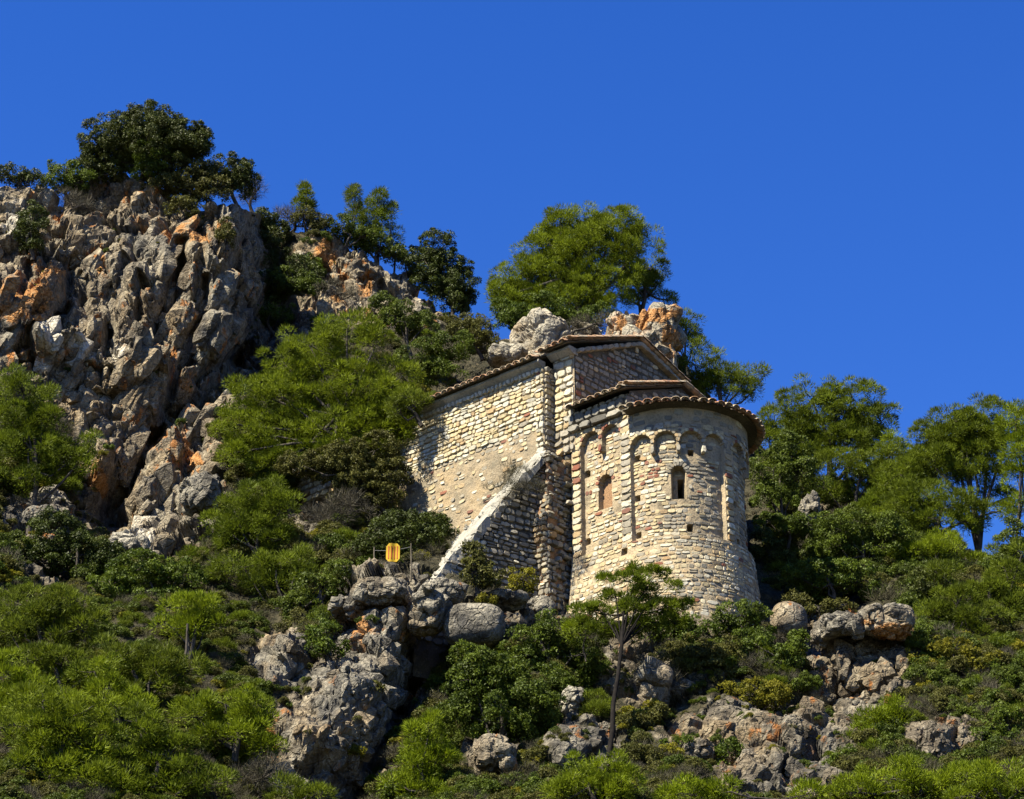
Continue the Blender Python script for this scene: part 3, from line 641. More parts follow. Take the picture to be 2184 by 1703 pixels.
# presbytery gable above the apse roof
WPG=Flat(L(-.02,0,0),EN,EA)
pg=lambda u:np.where(u<2.79,5.3+u*(6.42-5.3)/2.79,6.42-(u-2.79)*.25)
w_pg=wallmesh('presbytery_gable',WPG,0.02,4.8,4.0,6.6,0.,M_GMORTAR,.07,.02,drop=pg)
courses(w_pg,WPG,.05,4.7,4.6,6.5,(.15,.24),(.18,.36),0.,lambda u,v:pick({GREY:4,WEATH:2}),keep=lambda u,v,a,b:v+b/2<pg(np.array(u))-.04,th=(.03,.05))  # grey-heavy mix puts some of this gable's shade into the stone colour
# cores behind the faces
def prism(name,poly,a0,a1,mat):
    n=len(poly); A=np.array([L(a0,p[0],p[1]) for p in poly]); B=np.array([L(a1,p[0],p[1]) for p in poly])
    V=np.concatenate([A,B]); me=bpy.data.meshes.new(name)
    me.from_pydata((V-CHO).tolist(),[],[list(range(n)),list(range(n,2*n))[::-1]]+[[i,(i+1)%n,n+(i+1)%n,n+i] for i in range(n)]); me.materials.append(mat)
    return link(name,me,chapel)
prism('nave_core',[(.3,-4),(.3,7.2),(3.39,8.8),(5.75,8.05),(5.75,-4)],-10.6,-2.45,M_GMORTAR)
prism('west_wall',[(-.46,-4),(-.46,7.0),(.4,7.4),(.4,-4)],-10.62,-3.4,M_MORTAR)
prism('corner_core',[(-.0,3.9),(-.0,7.3),(.4,7.4),(.4,3.9)],-3.3,-2.4,M_MORTAR)
prism('presbytery_core',[(.5,-4),(.5,5.1),(2.79,6.2),(4.7,5.7),(4.75,-4)],-2.5,-.1,M_GMORTAR)
# --- roofs
def tile_template():
    K=7; a=np.linspace(0,np.pi,K); V=[]
    for y,s in((0,1.),(1,.82)):
        for r in(1.,.84): V.append(np.stack([np.cos(a)*r*s,np.full(K,y),np.sin(a)*r*s*.62+(.07 if y==0 else .0)],-1))
    V=np.concatenate(V); q=[]
    for k in range(K-1):
        q+=[[k,k+1,2*K+k+1,2*K+k],[K+k+1,K+k,3*K+k,3*K+k+1],[k,K+k,K+k+1,k+1],[2*K+k,2*K+k+1,3*K+k+1,3*K+k]]
    return V,np.array(q)
TV,TQ=tile_template(); TM=mesh_from('roof_tile',TV,TQ,True,[M_TILE],attr={'tint':np.zeros(len(TV))})
TILES={}
def tile(part,pos,side,slope,wd,ln,flip=False,single=False):
    side=side/np.linalg.norm(side); slope=slope/np.linalg.norm(slope); up=np.cross(side,slope); up*=np.sign(up[2])
    side=side+slope*rng.normal(0,.04); up=up*rng.uniform(.9,1.1)
    M=np.stack([side*wd/2,slope*ln,(up*wd/2)*(-1 if flip else 1)],1)
    TILES.setdefault(part.name,[part,[]])[1].append((M,np.asarray(pos)+(up*wd*.27 if flip else 0),single))
def roof_plane(name,e0,e1,r0,r1,mat=M_GMORTAR,step=.30,ln=.42,first=True,thick=.05):
    """e0,e1 ends of the eave; r0,r1 the matching ends of the ridge"""
    e0,e1,r0,r1=map(np.array,(e0,e1,r0,r1))
    V=np.array([e0,e1,r1,r0]); dn=np.array([0,0,-thick]); V=np.concatenate([V-EZ*.03,V+dn]); F=np.array([[0,1,2,3],[7,6,5,4],[0,4,5,1],[1,5,6,2],[2,6,7,3],[3,7,4,0]])
    part=child(name,V,F,chapel,[mat],CHO)
    wdt=np.linalg.norm(e1-e0); n=max(1,round(wdt/step)); m=max(1,round(np.linalg.norm(r0-e0)/(ln*.8)))
    for j in range(m):
        for i in range(n):
            s=(i+.5)/n; t=j/m; a=(e0*(1-s)+e1*s);b=(r0*(1-s)+r1*s); pos=a*(1-t)+b*t; d=b-a; sg=(j==0 and first)
            tile(part,pos+rng.normal(0,.008,3)-d/np.linalg.norm(d)*(.13 if j==0 else 0),e1-e0,d,step*1.0,ln,False,sg)
            s2=i/n; a=(e0*(1-s2)+e1*s2);b=(r0*(1-s2)+r1*s2); tile(part,a*(1-t)+b*t-(b-a)/np.linalg.norm(b-a)*(.11 if j==0 else 0),e1-e0,b-a,step*.95,ln,True,sg and i%2==0)
    return part
l3=lambda a,n,z:L(a,n,z)
r_n1=roof_plane('nave_roof',l3(-10.7,-.88,7.38),l3(-3.38,-.88,7.38),l3(-10.7,3.39,9.12),l3(-3.38,3.39,9.12))
r_n2=roof_plane('nave_roof',l3(-3.45,-.55,7.72),l3(-2.2,-.55,7.72),l3(-3.45,3.39,9.24),l3(-2.2,3.39,9.24))
r_n3=roof_plane('nave_roof',l3(-2.2,6.0,8.42),l3(-10.7,6.0,8.3),l3(-2.2,3.39,9.24),l3(-10.7,3.39,9.12),first=False)
r_p1=roof_plane('presbytery_roof',l3(-2.37,-.38,5.30),l3(.12,-.38,5.30),l3(-2.37,2.79,6.50),l3(.12,2.79,6.50))
r_p2=roof_plane('presbytery_roof',l3(.12,4.75,6.0),l3(-2.37,4.75,6.0),l3(.12,2.79,6.50),l3(-2.37,2.79,6.50),first=False)
# cornice slabs under the nave eaves
def slabs(name,a0,a1,n0,n1,z0,z1,mat,wd=(.6,1.1)):
    VF=[];a=a0
    while a<a1-.05:
        b=min(a+rng.uniform(*wd),a1); j=rng.normal(0,.008,2)
        V=np.array([l3(x,n,z) for x in(a+.006,b-.006) for (n,z) in((n1,z0+j[0]),(n1,z1),(n0+.03+j[1],z1),(n0+j[1],z1-.1),(n0+.22,z0+j[0]))])
        F=[[0,1,2,3],[0,3,4,4],[5,8,7,6],[5,9,8,8],[0,5,6,1],[1,6,7,2],[2,7,8,3],[3,8,9,4],[4,9,5,0]]
        VF.append((V,np.array(F)));a=b
    for V,F in VF:
        me=bpy.data.meshes.new('cornice_slab'); me.from_pydata((V-CHO).tolist(),[],[list(dict.fromkeys(f.tolist())) for f in F]); me.materials.append(mat); link(name,me,chapel)
slabs('cornice_slab',-10.6,-3.32,-.78,-.4,7.08,7.34,M_SLAB)
slabs('cornice_slab',-3.3,-2.28,-.36,.1,7.42,7.66,M_SLAB,(.4,.6))
# verges: tiles laid along the rake with a stone edge below
def verge(part,p0,p1,n,w=.29):
    p0,p1=np.array(p0),np.array(p1); d=(p1-p0)/n
    for i in range(n):
        for k,off in((0,0),(1,.2)): tile(part,p0+d*i-EA*off*1.0+EZ*(.05+.02*k),EA,d,w,np.linalg.norm(d)*1.25,False,k==0)
verge(r_n2,l3(-2.14,-.55,7.74),l3(-2.14,3.35,9.26),9); verge(r_n3,l3(-2.14,5.95,8.44),l3(-2.14,3.4,9.26),7)
verge(r_p1,l3(.14,-.38,5.34),l3(.14,2.79,6.52),8); verge(r_p2,l3(.14,4.7,6.02),l3(.14,2.79,6.52),6)
for k in range(11): # stones under the verge
    t=(k+.5)/11
    stone(w_gab,WG,3.39*t,7.56+(9.10-7.56)*t,.34,.17,.10,WEATH,.12,.5); stone(w_gab,WG,3.39+2.4*t,9.10-.74*t,.36,.16,.10,WEATH,.12,-.28)
# apse half cone
def conepart():
    th=np.linspace(0,np.pi,40); V=[]; 
    for r,z in((2.72,4.42),(2.74,4.44),(.05,5.62)): V.append(L(r*np.sin(th),CN-r*np.cos(th),z))
    V.append(L(2.35*np.sin(th),CN-2.35*np.cos(th),4.36))
    Vn=np.concatenate(V); i=np.arange(39); F=np.concatenate([np.stack([i+40*a,i+1+40*a,i+1+40*b,i+40*b],-1) for a,b in((0,1),(1,2),(3,0))])
    return child('apse_roof',Vn,F,chapel,[M_GMORTAR],CHO)
r_ap=conepart()
for j,r in enumerate((2.98,2.55,2.2,1.85,1.5,1.15,.8,.5)):
    n=max(6,int(math.pi*r/.31)); z=4.44+(2.9-r)/2.85*1.2
    for i in range(n):
        th=math.pi*(i+.5)/n; rad=np.sin(th)*EA-np.cos(th)*EN; side=np.cos(th)*EA+np.sin(th)*EN
        tile(r_ap,L(r*math.sin(th),CN-r*math.cos(th),z+rng.normal(0,.012)),side,-rad*.35+EZ*.147,.30,.42,False,j==0)
        th=math.pi*i/n; rad=np.sin(th)*EA-np.cos(th)*EN; side=np.cos(th)*EA+np.sin(th)*EN
        tile(r_ap,L((r-.03)*math.sin(th),CN-(r-.03)*math.cos(th),z),side,-rad*.35+EZ*.147,.28,.42,True,j==0 and i%2==0)
def flush_tiles(limit=290):
    cnt=0
    for nm,(part,lst) in TILES.items():
        V=[];Q=[];ti=[];o_=0
        for M,p,single in lst:
            if single and cnt<limit:
                cnt+=1; o=bpy.data.objects.new('roof_tile',TM); COL.objects.link(o); o.parent=part; m=Matrix.Identity(4)
                for r_ in range(3):
                    for c_ in range(3): m[r_][c_]=M[r_,c_]
                    m[r_][3]=p[r_]-CHO[r_]
                o.matrix_local=m
            else: V.append(TV@M.T+p-CHO);Q.append(TQ+o_);o_+=len(TV);ti.append(np.full(len(TV),rng.random()))
        if V: link('tiling',mesh_from('tiling',np.concatenate(V),np.concatenate(Q),True,[M_TILE],attr={'tint':np.concatenate(ti)}),part,kind='stuff')
# --- raking buttress
BB=math.radians(14); BU=math.cos(BB)*EN+math.sin(BB)*EA; BN=math.cos(BB)*EA-math.sin(BB)*EN
BO=L(-3.15,-.5,0)
BT0,BT1=(-.1,3.95),(-4.95,-2.45)
btop=lambda n:BT0[1]+(n-BT0[0])*(BT1[1]-BT0[1])/(BT1[0]-BT0[0])
WB=Flat(BO,BU,BN)
LB=lambda a,n,z: BO+np.asarray(a)[...,None]*BN+np.asarray(n)[...,None]*BU+np.asarray(z)[...,None]*EZ
w_bt=wallmesh('buttress',WB,-5.1,.2,-5,4.0,0.,M_GMORTAR,.06,.02,drop=lambda u:btop(u)-.02)
courses(w_bt,WB,-5.0,.1,-3.8,4.0,(.13,.26),(.16,.38),0.,lambda u,v:pick({GREY:3.2,WEATH:5,PALE:.3}),keep=lambda u,v,a,b:v+b/2<btop(u)-.02,th=(.05,.10),gap=.03,weight=1.2)
def slabtop():
    nu,nv_=90,16; s=np.linspace(0,1,nu); t=np.linspace(0,1,nv_); SS,TTt=np.meshgrid(s,t,indexing='ij')
    n=BT0[0]+(BT1[0]-BT0[0])*SS; z=BT0[1]+(BT1[1]-BT0[1])*SS; a=.08-(1.25+.55*SS)*TTt+.10*fbm(np.stack([n*1.5,n*0,TTt*0],-1),4,47)*(1-2*TTt)
    j=.22*fbm(np.stack([n*1.9,a*2.5,z*0],-1),5,44)+.06*blocks(np.stack([n*1.6,a*1.9,z*0],-1),3)-.08*np.exp(-((SS*7)%1/.03)**2)-.05*np.exp(-((TTt-.55)/.05)**2)
    p=LB(a,n,z+.06+j); q=LB(a,n,z-.4)
    f=gridF(nu,nv_); V=np.concatenate([p.reshape(-1,3),q.reshape(-1,3)]); k=nu*nv_
    e=[[i*nv_,(i+1)*nv_,(i+1)*nv_+k,i*nv_+k] for i in range(nu-1)]+[[i*nv_+nv_-1,i*nv_+nv_-1+k,(i+1)*nv_+nv_-1+k,(i+1)*nv_+nv_-1] for i in range(nu-1)]+[[(nu-1)*nv_+i,(nu-1)*nv_+i+1,(nu-1)*nv_+i+1+k,(nu-1)*nv_+i+k] for i in range(nv_-1)]
    rc=np.random.default_rng(8); ex_=[]; VV=[V]; o_=len(V)
    for _ in range(60):
        i_,j_=int(rc.integers(nu)),int(rc.choice([0,0,1,3,6,9,12,15])); v2,f2=block_at(p[i_,j_]-EZ*.05,rc.uniform(.06,.14),rc,.5); VV.append(v2); ex_.append(f2+o_); o_+=len(v2)
    V=np.concatenate(VV)
    return child('buttress_coping',V,[f,np.array(e)]+ex_,chapel,[M_SLAB],CHO,smooth=False)
slabtop()
bc=np.array([LB(np.array(a),np.array(n),np.array(z)) for a in(-.05,-1.08) for n,z in((.1,-5),(.1,3.85),(-5.05,-2.75),(-5.05,-5))])-CHO
me=bpy.data.meshes.new('buttress_core'); me.from_pydata(bc.tolist(),[],[[0,1,2,3],[7,6,5,4],[0,4,5,1],[1,5,6,2],[2,6,7,3],[3,7,4,0]]); me.materials.append(M_GMORTAR); link('buttress_core',me,chapel)
# --- ruined pier between buttress and presbytery
WPI=Flat(L(0,-1.0,0),EA,-EN)
pw=lambda u,v:.10*np.sin(v*1.7)+.12*fbm(np.stack([u*1.5,v*1.5,u*0],-1),3,61)-.35*np.clip(v-1.2,0,2.5)*.5
w_pi=wallmesh('ruined_pier',WPI,-3.2,-2.78,-3.5,3.7,pw,M_RUBBLE,.05,.03)
courses(w_pi,WPI,-3.22,-2.76,-3.4,3.7,(.14,.24),(.2,.34),pw,lambda u,v:pick({GREY:2,WEATH:4,OCHRE:2,CREAM:1.5} if v<1.6 else {OCHRE:3,GREY:2,WEATH:2}),th=(.05,.12),cover=lambda u,v:.92 if v<1.5 else .5)
WPE=Flat(L(-2.78,0,0),EN,EA)
w_pe=wallmesh('ruined_pier',WPE,-1.0,.3,-3.5,3.6,lambda u,v:.12*fbm(np.stack([u*1.5,v*1.5,u*0],-1),3,62),M_RUBBLE,.06,.03)
courses(w_pe,WPE,-1.0,.2,-3.4,3.6,(.14,.26),(.16,.34),0.,lambda u,v:pick({GREY:4,WEATH:4,OCHRE:1}),th=(.05,.14),cover=.85)
WRE=Flat(L(0,.28,0),EA,-EN)
w_re=wallmesh('recess_wall',WRE,-3.2,-2.3,-3.5,3.9,0.,M_RUBBLE,.06,.04)
courses(w_re,WRE,-2.85,-2.4,-3.4,3.9,(.14,.26),(.16,.34),0.,lambda u,v:pick({GREY:3,WEATH:3,OCHRE:2}),th=(.08,.3),cover=.8)
for i in range(26):
    v=rng.uniform(-1.5,3.8); stone(w_re,WRE,rng.uniform(-3.1,-2.45),v,rng.uniform(.18,.4),rng.uniform(.1,.22),rng.uniform(.1,.5),pick({GREY:3,OCHRE:2,WEATH:3}),rng.uniform(.08,.2),rng.normal(0,.3))
WPS=Flat(L(-2.5,0,0),EN,EA); wallmesh('presbytery_wall',Flat(L(-2.55,0,0),EN,-EA),0,.3,-4,4.5,0.,M_MORTAR,.1,.01)
flush_stones(); flush_tiles()
print('chapel',round(time.time()-T0,1),len(STONES))

# --- ruined wall stub left of the nave
sc=P(655,1040,81.2)
stub=thing('ruined_wall',tuple(sc-np.array([0,0,1.])),'low broken stone wall, sunlit, half hidden under the tall left pine','wall')
SV=[];SQ=[];ST3=[];mq=[];mt=[];ti=[];o_=0
cv,cf=boxVF(-.9,1.3,0,.7,-.6,1.35); cv=cv@np.stack([EA,EN,EZ]); child('wall_core',cv+sc,cf,stub,[M_MORTAR],sc-np.array([0,0,1.]))
v=-.6
while v<1.3:
    h=rng.uniform(.16,.26);u=-.9
    while u<1.3:
        wd=rng.uniform(.2,.45); p=sc+EA*(u+wd/2)+EZ*(v+h/2)-EN*.03; kk=int(rng.integers(14)); c=pick({CREAM:4,PALE:2,OCHRE:2})
        o=bpy.data.objects.new('stone',STM[kk]); COL.objects.link(o); o.parent=stub; m=Matrix.Identity(4); M=np.stack([EA*wd*.47,EZ*h*.46,-EN*rng.uniform(.05,.09)],1)
        for r_ in range(3):
            for c_ in range(3): m[r_][c_]=M[r_,c_]
            m[r_][3]=(p-sc)[r_]+(1. if r_==2 else 0)
        o.matrix_local=m; o.material_slots[0].link='OBJECT'; o.material_slots[0].material=M_ST[c]; u+=wd
    v+=h

# ------------------------------------------------------------------ vegetation
def unit(v): return v/(np.linalg.norm(v,axis=-1,keepdims=True)+1e-9)
def leaves(centers,outs,radii,kind,per,r,LS=1.):
    """foliage of clumps: returns V,F,tint"""
    n=len(centers); C=np.repeat(centers,per,0); Ou=np.repeat(outs,per,0); R=np.repeat(radii,per)[:,None]
    bias=Ou*.75+np.array([0,0,.55])
    d=unit(r.normal(0,1,C.shape)+bias*1.0)
    pos=C+d*R*r.uniform(.35,1.,(len(C),1))**.6*np.array([1,1,.8])
    ct=np.repeat(r.random(n),per); tint=np.clip(.6*ct+.4*r.random(len(C)),0,1)
    if kind in('pine','bright'):
        ax=unit(d+unit(r.normal(0,1,C.shape))*.55+np.array([0,0,.35])); ln=r.uniform(.09,.17,(len(C),1)); wd=r.uniform(.016,.035,(len(C),1))
    elif kind=='dry':
        ax=unit(d+unit(r.normal(0,1,C.shape))*.7+np.array([0,0,.4])); ln=r.uniform(.15,.38,(len(C),1)); wd=r.uniform(.007,.014,(len(C),1))
    else:
        ax=unit(unit(r.normal(0,1,C.shape))+d*.4); ln=r.uniform(.042,.08,(len(C),1)); wd=ln*r.uniform(.55,.85,(len(C),1))
    ln=ln*LS; wd=wd*LS
    nm=unit(d+unit(r.normal(0,1,C.shape))*.6); b=unit(np.cross(ax,nm))
    if kind in('pine','bright','dry'):
        V=np.stack([pos-b*wd/2,pos+b*wd/2,pos+ax*ln],1); k=3
    else:
        V=np.stack([pos-b*wd*.62,pos+b*wd*.62,pos+ax*ln*1.05],1); k=3
    return V.reshape(-1,3),np.arange(len(C)*k).reshape(-1,k),np.repeat(tint,k)
def crown_clumps(blobs,cr,r,fill=1.25):
    """blobs: (centre, radii) -> clump centres, outward directions, radii"""
    C=[];D=[];R=[]
    for c,rad in blobs:
        rad=np.array(rad); area=4*np.pi*((rad[0]*rad[1])**1.6/3+(rad[0]*rad[2])**1.6/3+(rad[1]*rad[2])**1.6/3)**(1/1.6)
        n=max(4,int(fill*area/(math.pi*cr*cr)*.8)); d=unit(r.normal(0,1,(n,3))); d[:,2]=np.where(d[:,2]<-.8,-d[:,2]*.6,d[:,2]); d=unit(d)
        lump=1+.30*vnoise(d*2.0+c*.37,5)[:,None]+.12*vnoise(d*5+c,6)[:,None]
        f=np.where(r.random((n,1))<.72,r.uniform(.80,1.02,(n,1)),r.uniform(.4,.8,(n,1)))
        rr=np.maximum(rad-cr*.55,rad*.35)
        C.append(c+d*rr*f*lump); D.append(d); R.append(cr*r.uniform(.55,1.25,n))
    C=np.concatenate(C);D=np.concatenate(D);R=np.concatenate(R)
    return C,D,R
CR={'pine':.35,'bright':.36,'oak':.28,'green':.26,'olive':.22,'yellow':.22,'dry':.30}
PER={'pine':168,'bright':174,'oak':135,'green':115,'olive':80,'yellow':85,'dry':75}
NTRI=0; FILLK=1.0
def plant(name,label,cat,kind,base,blobs,group=None,dens=1.,fill=1.25,bY=None,trunk=.09,cr=None,limbs=True):
    """blobs in photo pixels (cx,cy,rx,ry[,dY]) at the distance of the base"""
    global NTRI
    bx,by=base; g=ground_at(bx,by); Y=float(g[1]) if bY is None else bY
    if bY is not None: g=P(bx,by,bY)
    r=np.random.default_rng(abs(hash_(label))%99991); s=mscale(Y); crr=(cr or CR[kind])
    bl=[]
    for b in blobs:
        cx,cy,rx,ry=b[:4]; dY=b[4] if len(b)>4 else -.2*(rx+ry)/2*s
        bl.append((P(cx,cy,Y+dY),(rx*s,.85*(rx+ry)/2*s,ry*s*1.02)))
    ex=[]
    for i in range(len(bl)):
        for j in range(i):
            a_,b_=bl[i],bl[j]; dd=np.linalg.norm(a_[0]-b_[0])
            if dd<(a_[1][0]+b_[1][0])*1.25 and dd>.5*(a_[1][0]+b_[1][0]): ex.append(((a_[0]+b_[0])/2+np.array([0,.25,-.1]),tuple((np.array(a_[1])+np.array(b_[1]))/2*.72)))
    C,D,R=crown_clumps([(c_,tuple(np.array(q_)*1.12)) for c_,q_ in bl]+ex,crr,r,fill*FILLK)
    V,F,ti=leaves(C,D,R,kind,max(10,int(PER[kind]*dens)),r); NTRI+=len(F)*(1 if F.shape[1]==3 else 2)
    og=np.array(g)-np.array([0,0,.15]); t=thing(name,tuple(og),label,cat,group)
    child('crown',V,F,t,[M_LEAF[kind]],og,attr={'tint':ti})
    if limbs:
        parts=[]; top=np.mean([b[0] for b in bl],0)
        zt=max(b[0][2] for b in bl)
        K=7; main=og[None]+np.linspace(0,1,K)[:,None]*(top-og)[None]; main+=np.stack([.08*np.sin(np.linspace(0,5,K)+r.random()*6),.06*np.cos(np.linspace(0,4,K)),np.zeros(K)],-1)*np.linspace(0,1,K)[:,None]*2
        parts.append(tube(main,np.linspace(trunk,trunk*.45,K),8))
        for c,rad in bl:
            st=main[r.integers(2,K-1)]; mid=(st+c)/2+r.normal(0,.1,3)-np.array([0,0,.1]); parts.append(tube([st,mid,c],[trunk*.5,trunk*.35,trunk*.2],6))
        idx=r.choice(len(C),min(len(C),34),replace=False)
        for i in idx:
            c=min(bl,key=lambda b:np.linalg.norm(b[0]-C[i]))[0]; mid=(c+C[i])/2+r.normal(0,.06,3); parts.append(tube([c*.9+C[i]*.1,mid,C[i]+D[i]*.05],[trunk*.2,trunk*.13,.006],4))
        v,f=joinVF(parts); child('trunk',v,f,t,[M_BARK],og,smooth=True)
    return t
def hash_(s):
    h=5381
    for ch in s: h=(h*33+ord(ch))&0xffffffff
    return h
PL=plant
# --- ridge on the left
PL('holm_oak','big dark domed holm oak crowning the left cliff','tree','oak',(300,395),[(245,300,75,62),(320,265,70,45),(380,300,62,55),(310,320,120,60),(205,330,42,40),(425,310,25,40),(318,232,12,18),(377,255,12,16),(432,290,12,22)],dens=1.1,trunk=.16,fill=1.5)
PL('holm_oak','lighter green bush nestled in front of the big dark oak','bush','green',(325,400),[(325,335,48,38),(310,365,35,25)],fill=1.4)
PL('holm_oak','rounded oak to the right of the big dark oak on the cliff edge','tree','oak',(500,440),[(490,365,52,35),(520,390,35,45),(450,385,40,35)],fill=1.4)
PL('dry_shrub','bare bluish twiggy bush at the right tip of the cliff','bush','dry',(540,445),[(545,410,22,38),(520,420,22,25)])
PL('shrub','dark low shrub on the cliff top at the left edge of the photo','shrub','oak',(40,405),[(15,372,45,22),(65,385,35,20)])
PL('shrub','yellowish green shrub between the left edge and the big dark oak','shrub','green',(140,420),[(140,365,42,30),(120,395,40,25),(175,390,35,28)])
PL('shrub','olive brown shrub spreading under the big dark oak','shrub','olive',(420,445),[(400,395,60,30),(450,410,45,32),(350,395,45,22)])
PL('shrub','small olive tuft above the orange stained cliff','shrub','olive',(215,415),[(205,390,38,18),(260,385,35,15)])
PL('shrub','dark shrub hanging on the upper left cliff face','shrub','oak',(70,545),[(68,475,38,45),(60,520,28,25)])
PL('shrub','dark clump in a cleft near the cliff top','shrub','olive',(380,465),[(385,440,40,22),(420,455,25,18)])
PL('dry_shrub','grey dry shrub growing on the left cliff shoulder','shrub','dry',(160,455),[(150,435,45,30),(200,440,30,22)])
PL('shrub','green tuft near the right end of the cliff face','shrub','olive',(478,540),[(480,500,22,40)])
PL('pine_sapling','small thin pine standing alone on the ridge','pine','pine',(650,492),[(652,415,16,24),(640,435,14,18),(662,440,16,20),(652,400,7,12)],dens=.8,trunk=.05)
PL('pine_sapling','tall pointed young pine, left one of the ridge group','pine','pine',(758,530),[(757,430,18,36),(755,405,10,16),(765,465,26,28)],dens=.9,trunk=.06)
PL('pine_sapling','middle bushy young pine of the ridge group','pine','pine',(805,545),[(805,440,22,35),(800,470,30,35),(812,415,10,14),(790,500,35,28)],dens=.9,trunk=.06)
PL('pine_sapling','slender young pine at the right of the ridge group','pine','pine',(840,560),[(836,465,12,40),(842,505,16,30)],dens=.8,trunk=.05)
PL('shrub','rounded olive shrub left of the young ridge pines','shrub','green',(735,528),[(728,485,38,28),(770,505,40,26)])
PL('dry_shrub','dry grey shrub on the ridge beside the small thin pine','shrub','dry',(620,490),[(615,465,45,22),(665,470,30,18)])
PL('holm_oak','dark ragged oak on the skyline left of the gap of sky','tree','oak',(965,680),[(935,520,38,32),(905,555,38,35),(955,560,35,38),(985,600,36,45),(960,630,40,38),(1000,640,18,25),(915,600,35,28),(975,655,25,18)],trunk=.1,fill=1.35)
PL('shrub','olive shrub between the ridge pines and the ragged oak','shrub','olive',(870,575),[(870,550,42,25),(900,590,35,22)])
PL('shrub','brown green shrubs at the foot of the ragged oak','shrub','olive',(960,690),[(975,700,40,30),(1020,700,40,28)])
# --- gully
PL('shrub','dark bush in the shaded gully right of the cliff','shrub','oak',(575,560),[(580,520,38,35),(560,560,30,40)])
PL('shrub','large dark bush low in the shaded gully','shrub','oak',(600,660),[(600,610,55,42),(640,580,45,35),(570,650,45,25)])
PL('shrub','dark green bush at the lower end of the gully','shrub','green',(590,690),[(590,670,48,22),(540,680,30,25)])
PL('shrub','green bush on the left flank of the ridge outcrop','shrub','green',(660,590),[(660,560,22,18),(675,575,15,18)])
PL('dry_shrub','grey brown shrub in the middle of the ridge outcrop','shrub','dry',(720,650),[(710,625,35,20),(750,630,25,14)])
# --- main left pine
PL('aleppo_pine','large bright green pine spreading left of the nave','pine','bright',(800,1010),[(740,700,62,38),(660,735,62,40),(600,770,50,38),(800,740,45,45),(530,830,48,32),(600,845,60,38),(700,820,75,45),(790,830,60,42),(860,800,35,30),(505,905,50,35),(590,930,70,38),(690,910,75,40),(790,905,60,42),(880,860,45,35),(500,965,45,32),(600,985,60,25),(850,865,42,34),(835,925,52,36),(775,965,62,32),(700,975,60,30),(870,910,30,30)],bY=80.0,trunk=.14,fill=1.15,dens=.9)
PL('shrub','olive green thicket above the tall left pine','shrub','green',(880,760),[(850,680,48,35),(820,650,35,25),(900,700,40,35)],bY=87.2)
PL('shrub','dark green bush behind the nave roof, left part','shrub','green',(960,800),[(900,760,50,35),(960,740,50,38),(940,800,50,25)],bY=85.5)
PL('shrub','olive bush behind the nave roof beside the pale ledge','shrub','olive',(1030,760),[(1010,710,40,30),(1040,745,35,28),(985,700,30,28)],bY=86.2)
PL('shrub','yellow green bush touching the left end of the nave eave','shrub','pine',(900,900),[(888,862,32,22),(866,848,32,28),(850,880,34,28)],bY=78.6)
PL('shrub','large olive grey thicket in the shade under the left pine','thicket','olive',(760,1080),[(720,990,70,35),(800,960,60,35),(640,990,50,25),(770,1040,60,35),(840,1010,35,35)],bY=79.2,dens=1.3)
PL('dry_shrub','grey scrubby bush below the broken wall stub','thicket','dry',(720,1130),[(690,1110,50,30),(750,1090,50,35)],dens=1.2)
PL('shrub','dark green bush right of the broken wall stub','shrub','olive',(830,1100),[(830,1060,30,28),(790,1080,32,25)],bY=79)
PL('holm_oak','dense dark green bush behind the yellow and red flag','bush','oak',(870,1230),[(860,1150,72,48),(920,1130,45,35),(800,1165,50,40),(865,1110,45,22),(940,1150,25,22)],bY=75.5,fill=1.5)
PL('aleppo_pine','bright leaning pine left of the broken wall stub','pine','pine',(560,1230),[(560,1050,45,32),(500,1090,55,38),(600,1090,45,38),(530,1140,75,38),(600,1150,45,35),(470,1120,30,25)],bY=76.5,trunk=.1)
PL('aleppo_pine','pale green pine directly below the leaning pine','pine','pine',(620,1350),[(520,1210,65,32),(600,1200,50,30),(650,1230,40,28),(560,1250,45,22),(640,1190,30,20)],bY=74.6,trunk=.07)
PL('shrub','dark green bush at the left foot of the bluff','shrub','green',(690,1300),[(680,1250,50,28),(730,1220,40,25),(640,1290,40,25)])
PL('shrub','loose green bush on the left flank of the jagged bluff','shrub','green',(700,1420),[(700,1380,42,30),(690,1350,30,22)],bY=70.3)
PL('shrub','dark leafy bush behind the tall trunk at lower left','shrub','green',(360,1350),[(300,1210,70,38),(380,1230,60,38),(330,1280,70,35),(240,1250,55,35)],bY=73.5)
PL('holm_oak','dark bush above the leafy bush, below the cliff rib','bush','oak',(180,1260),[(120,1130,60,35),(180,1180,60,40),(230,1180,35,30),(90,1200,60,35)],bY=75.5)
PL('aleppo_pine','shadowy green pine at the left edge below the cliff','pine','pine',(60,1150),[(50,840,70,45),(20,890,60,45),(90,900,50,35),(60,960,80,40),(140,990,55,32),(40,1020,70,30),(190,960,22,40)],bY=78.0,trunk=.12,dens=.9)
# --- lower left pines
PL('aleppo_pine','rounded pine crown at the left edge with a sunlit right side','pine','pine',(80,1480),[(50,1290,60,35),(130,1290,60,35),(170,1340,52,42),(90,1350,80,45),(20,1350,60,45)],bY=66.5,trunk=.12)
PL('aleppo_pine','young green pine around the forked trunk at lower left','pine','bright',(400,1480),[(400,1300,50,32),(440,1330,45,28),(370,1340,40,25),(430,1290,40,20)],bY=69.5,trunk=.09)
PL('aleppo_pine','broad pine in front of the forked trunk','pine','pine',(330,1600),[(330,1420,60,38),(250,1400,60,30),(300,1460,80,40),(400,1430,45,28),(200,1450,55,32)],bY=65.5,trunk=.12)
PL('aleppo_pine','bright pine at the lower left beside the bluff','pine','bright',(500,1700),[(480,1500,65,38),(540,1540,45,38),(420,1530,60,40),(500,1580,70,40),(560,1600,35,35)],bY=63.5,trunk=.12)
